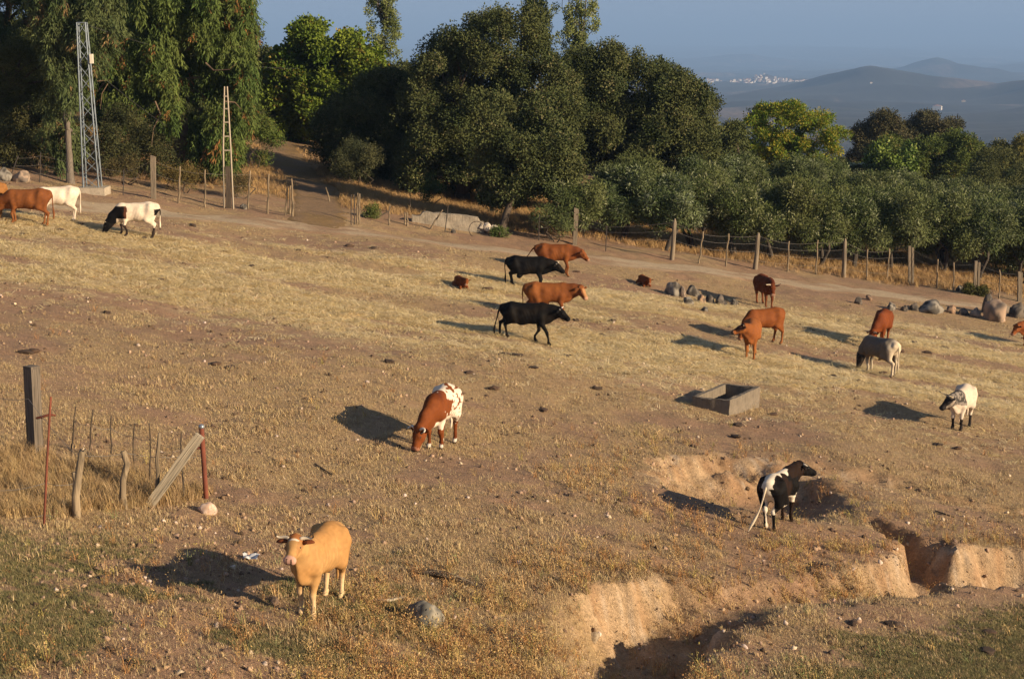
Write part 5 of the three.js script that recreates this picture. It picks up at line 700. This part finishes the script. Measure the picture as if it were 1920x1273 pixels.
const field = (z0, z1, pw = 1) => { const z = -z0 * Math.pow(z1 / z0, Math.pow(rnd(), pw)), half = -z * 0.315 + 1.2; return [rr(-half, half), z]; };
const vary = (c, a = 0.25) => { const v = rr(1 - a, 1 + a); return [c[0] * v, c[1] * v, c[2] * v * rr(0.85, 1.15)]; };
const offRoad = (x, z) => z > -64 || nearLine(ROAD, x, z).d > 1.9;
scatter('dry_grass', 'short parched grass tufts over the pasture', blades(10, 0.07, 0.0034, 0.11, 0.05), bladeMat, 140000, () => { const [x, z] = field(21.5, 80); if (!offRoad(x, z)) return; const c = cover(x, z), w = cut(x, z)[1]; const k = 0.06 + 0.14 * sstep(-34, -29, z) + Math.pow(c.dry, 1.4) * 1.0 - c.turf * 0.25 - c.straw * 0.7; return rnd() < k * (1 - w * (x > 3.4 && x < 8 ? 0.4 : 0.85)) ? [x, z, c] : null; }, (x, z, c) => vary(rnd() < 0.4 ? [0.30, 0.195, 0.115] : mix3([0.42, 0.295, 0.15], [0.56, 0.44, 0.24], rnd()), 0.3), (x, z) => rr(0.45, 1.0) * (z < -44 ? 0.85 : 1) * (noise2(x * 1.6, z * 1.6, 401) > 0.7 ? 1.6 : 1));
scatter('straw', 'loose straw strewn in bands over the pasture', blades(12, 0.22, 0.0052, 0.18, 0.1, 1), bladeMat, 70000, () => { const [x, z] = field(46, 72, 0.8); const c = cover(x, z); return rnd() < Math.pow(c.straw, 1.6) + 0.015 ? [x, z, c] : null; }, () => vary(mix3([0.56, 0.42, 0.20], [0.82, 0.68, 0.40], rnd()), 0.25), () => rr(0.7, 1.3), 0.01);
scatter('green_grass', 'short green grass on both sides of the gully', blades(11, 0.06, 0.0036, 0.075, 0.5), bladeMat, 70000, () => { const [x, z] = field(21, 37); const c = cover(x, z); return rnd() < c.turf * 0.9 - 0.15 ? [x, z, c] : null; }, () => vary(mix3([0.105, 0.112, 0.045], [0.25, 0.20, 0.09], rnd()), 0.3), () => rr(0.6, 1.2));
scatter('tall_grass', 'tall golden grass along the fence and under the trees', blades(12, 0.46, 0.006, 0.13, 0.9), bladeMat, 52000, () => { const z = -rr(76, 108), half = -z * 0.31 + 2, x = rr(-half, half); const c = cover(x, z); if (nearLine(TRACK, x, z).d < 0.6 + c.n2 * 1.1 || !offRoad(x, z)) return; return rnd() < c.gold * (0.25 + 1.2 * c.n1) * (x < -11 ? 0.22 : 1) ? [x, z, c] : null; }, (x, z) => vary(mix3([0.30, 0.175, 0.070], [0.46, 0.31, 0.145], rnd() * 0.6 + 0.4 * noise2(x, z, 411)), 0.25), () => rr(0.45, 1.0));
const enc = [[-40, 850], [60, 845], [110, 872], [210, 880], [300, 905], [400, 925], [330, 950], [240, 955], [140, 968], [-40, 975]], encW = enc.map(([u, v]) => { const p = ground(u, v); return [p.x, p.z]; });
scatter('tall_grass', 'tall dry golden grass inside the near old fence', blades(12, 0.50, 0.0045, 0.12, 0.9), bladeMat, 2600, () => { const x = rr(-12, -4), z = rr(-37, -28); return inPoly(encW, x, z) ? [x, z] : null; }, () => vary(mix3([0.31, 0.195, 0.09], [0.46, 0.335, 0.175], rnd()), 0.25), () => rr(0.35, 0.85));
{ // low seeded weeds, thick along the gully's banks
  const weed = (() => { const P = blades(10, 0.24, 0.004, 0.06, 0.7), L = leafClump(18, 0.13, 0.03, 0.014).translate(0, 0.16, 0); return join([P, L]); })();
  scatter('dry_weeds', 'yellowish dry weeds thick along the gully banks', weed, bladeMat, 3800, () => { const [x, z] = field(22, 50); const g = nearLine(GULLY, x, z), h = Math.hypot((x - 5.2) / 3.4, (z + 38.8) / 3.6), b = Math.max(g.s > 0 && x > -3 ? 1 - sstep(0.2, 3.0, Math.abs(g.d - g.w)) : 0, z > -27.5 && x > 2 ? 0.35 : 0, z > -30 && x < -1 ? 0.1 : 0, 0.55 * (1 - sstep(0.1, 0.45, Math.abs(h - 1.05))), 0.025, (x < 3.4 && x > -3.4 && z > -30) ? 0.6 : 0); const [, w] = cut(x, z); return rnd() < b * (1 - w * (x > 3.4 && x < 8 ? 0.25 : 0.8)) * (noise2(x * 1.4, z * 1.4, 421) > 0.45 ? 1 : 0.2) ? [x, z] : null; }, () => vary(rnd() < 0.4 ? [0.33, 0.17, 0.065] : rnd() < 0.2 ? [0.36, 0.29, 0.09] : [0.44, 0.30, 0.13], 0.3), () => rr(0.55, 1.25));
  scatter('green_weeds', 'small grey green weeds in the foreground', weed, bladeMat, 260, () => { const [x, z] = field(21.5, 31); return (z > -27 && x > 2.5) || rnd() < 0.08 ? [x, z] : null; }, () => vary(mix3([0.13, 0.16, 0.06], [0.26, 0.26, 0.11], rnd()), 0.25), () => rr(0.6, 1.3));
}
{ // pebbles and crumbs of earth
  const st = rockGeo(0.028, 0.02, 0.024, 3.3, 0.4), ico = (() => { let g = new THREE.IcosahedronGeometry(1, 1); g = mergeVertices(plainGeo(g).deleteAttribute('normal')); const p = g.attributes.position; for (let i = 0; i < p.count; i++) { const f = 0.7 + 0.6 * hash3(i, 3, 9); p.setXYZ(i, p.getX(i) * f * 0.034, p.getY(i) * f * 0.022, p.getZ(i) * f * 0.028); } g.computeVertexNormals(); return g; })();
  scatter('pebbles', 'pale pebbles scattered over the bare earth', ico, M(1, 1, 1, 0.95), 6500, () => { const [x, z] = field(21.5, 70); const c = cover(x, z), w = cut(x, z)[1], near = Math.exp(-(((x + 6) / 3) ** 2) - ((z + 29) / 3.5) ** 2); return rnd() < 0.12 + 0.5 * (1 - c.dry) * (noise2(x * 0.8, z * 0.8, 431) > 0.55 ? 1 : 0.3) - 0.4 * c.turf + near * 0.5 + w * 0.8 ? [x, z] : null; }, () => vary(rnd() < 0.16 ? [0.52, 0.41, 0.32] : rnd() < 0.6 ? [0.36, 0.24, 0.16] : [0.16, 0.10, 0.065], 0.25), () => Math.pow(rnd(), 4) * 1.6 + 0.38, 0.004, false);
  scatter('clods', 'crumbled dark clods of earth and dung', ico, M(1, 1, 1, 1), 2200, () => { const [x, z] = field(21.5, 74); return rnd() < (noise2(x * 0.45, z * 0.9, 441) > 0.58 ? 1 : 0.12) ? [x, z] : null; }, () => vary([0.085, 0.052, 0.033], 0.3), () => Math.pow(rnd(), 3) * 1.8 + 0.45, 0.003, false);
}
console.log('grass');

renderer.render(scene, camera);
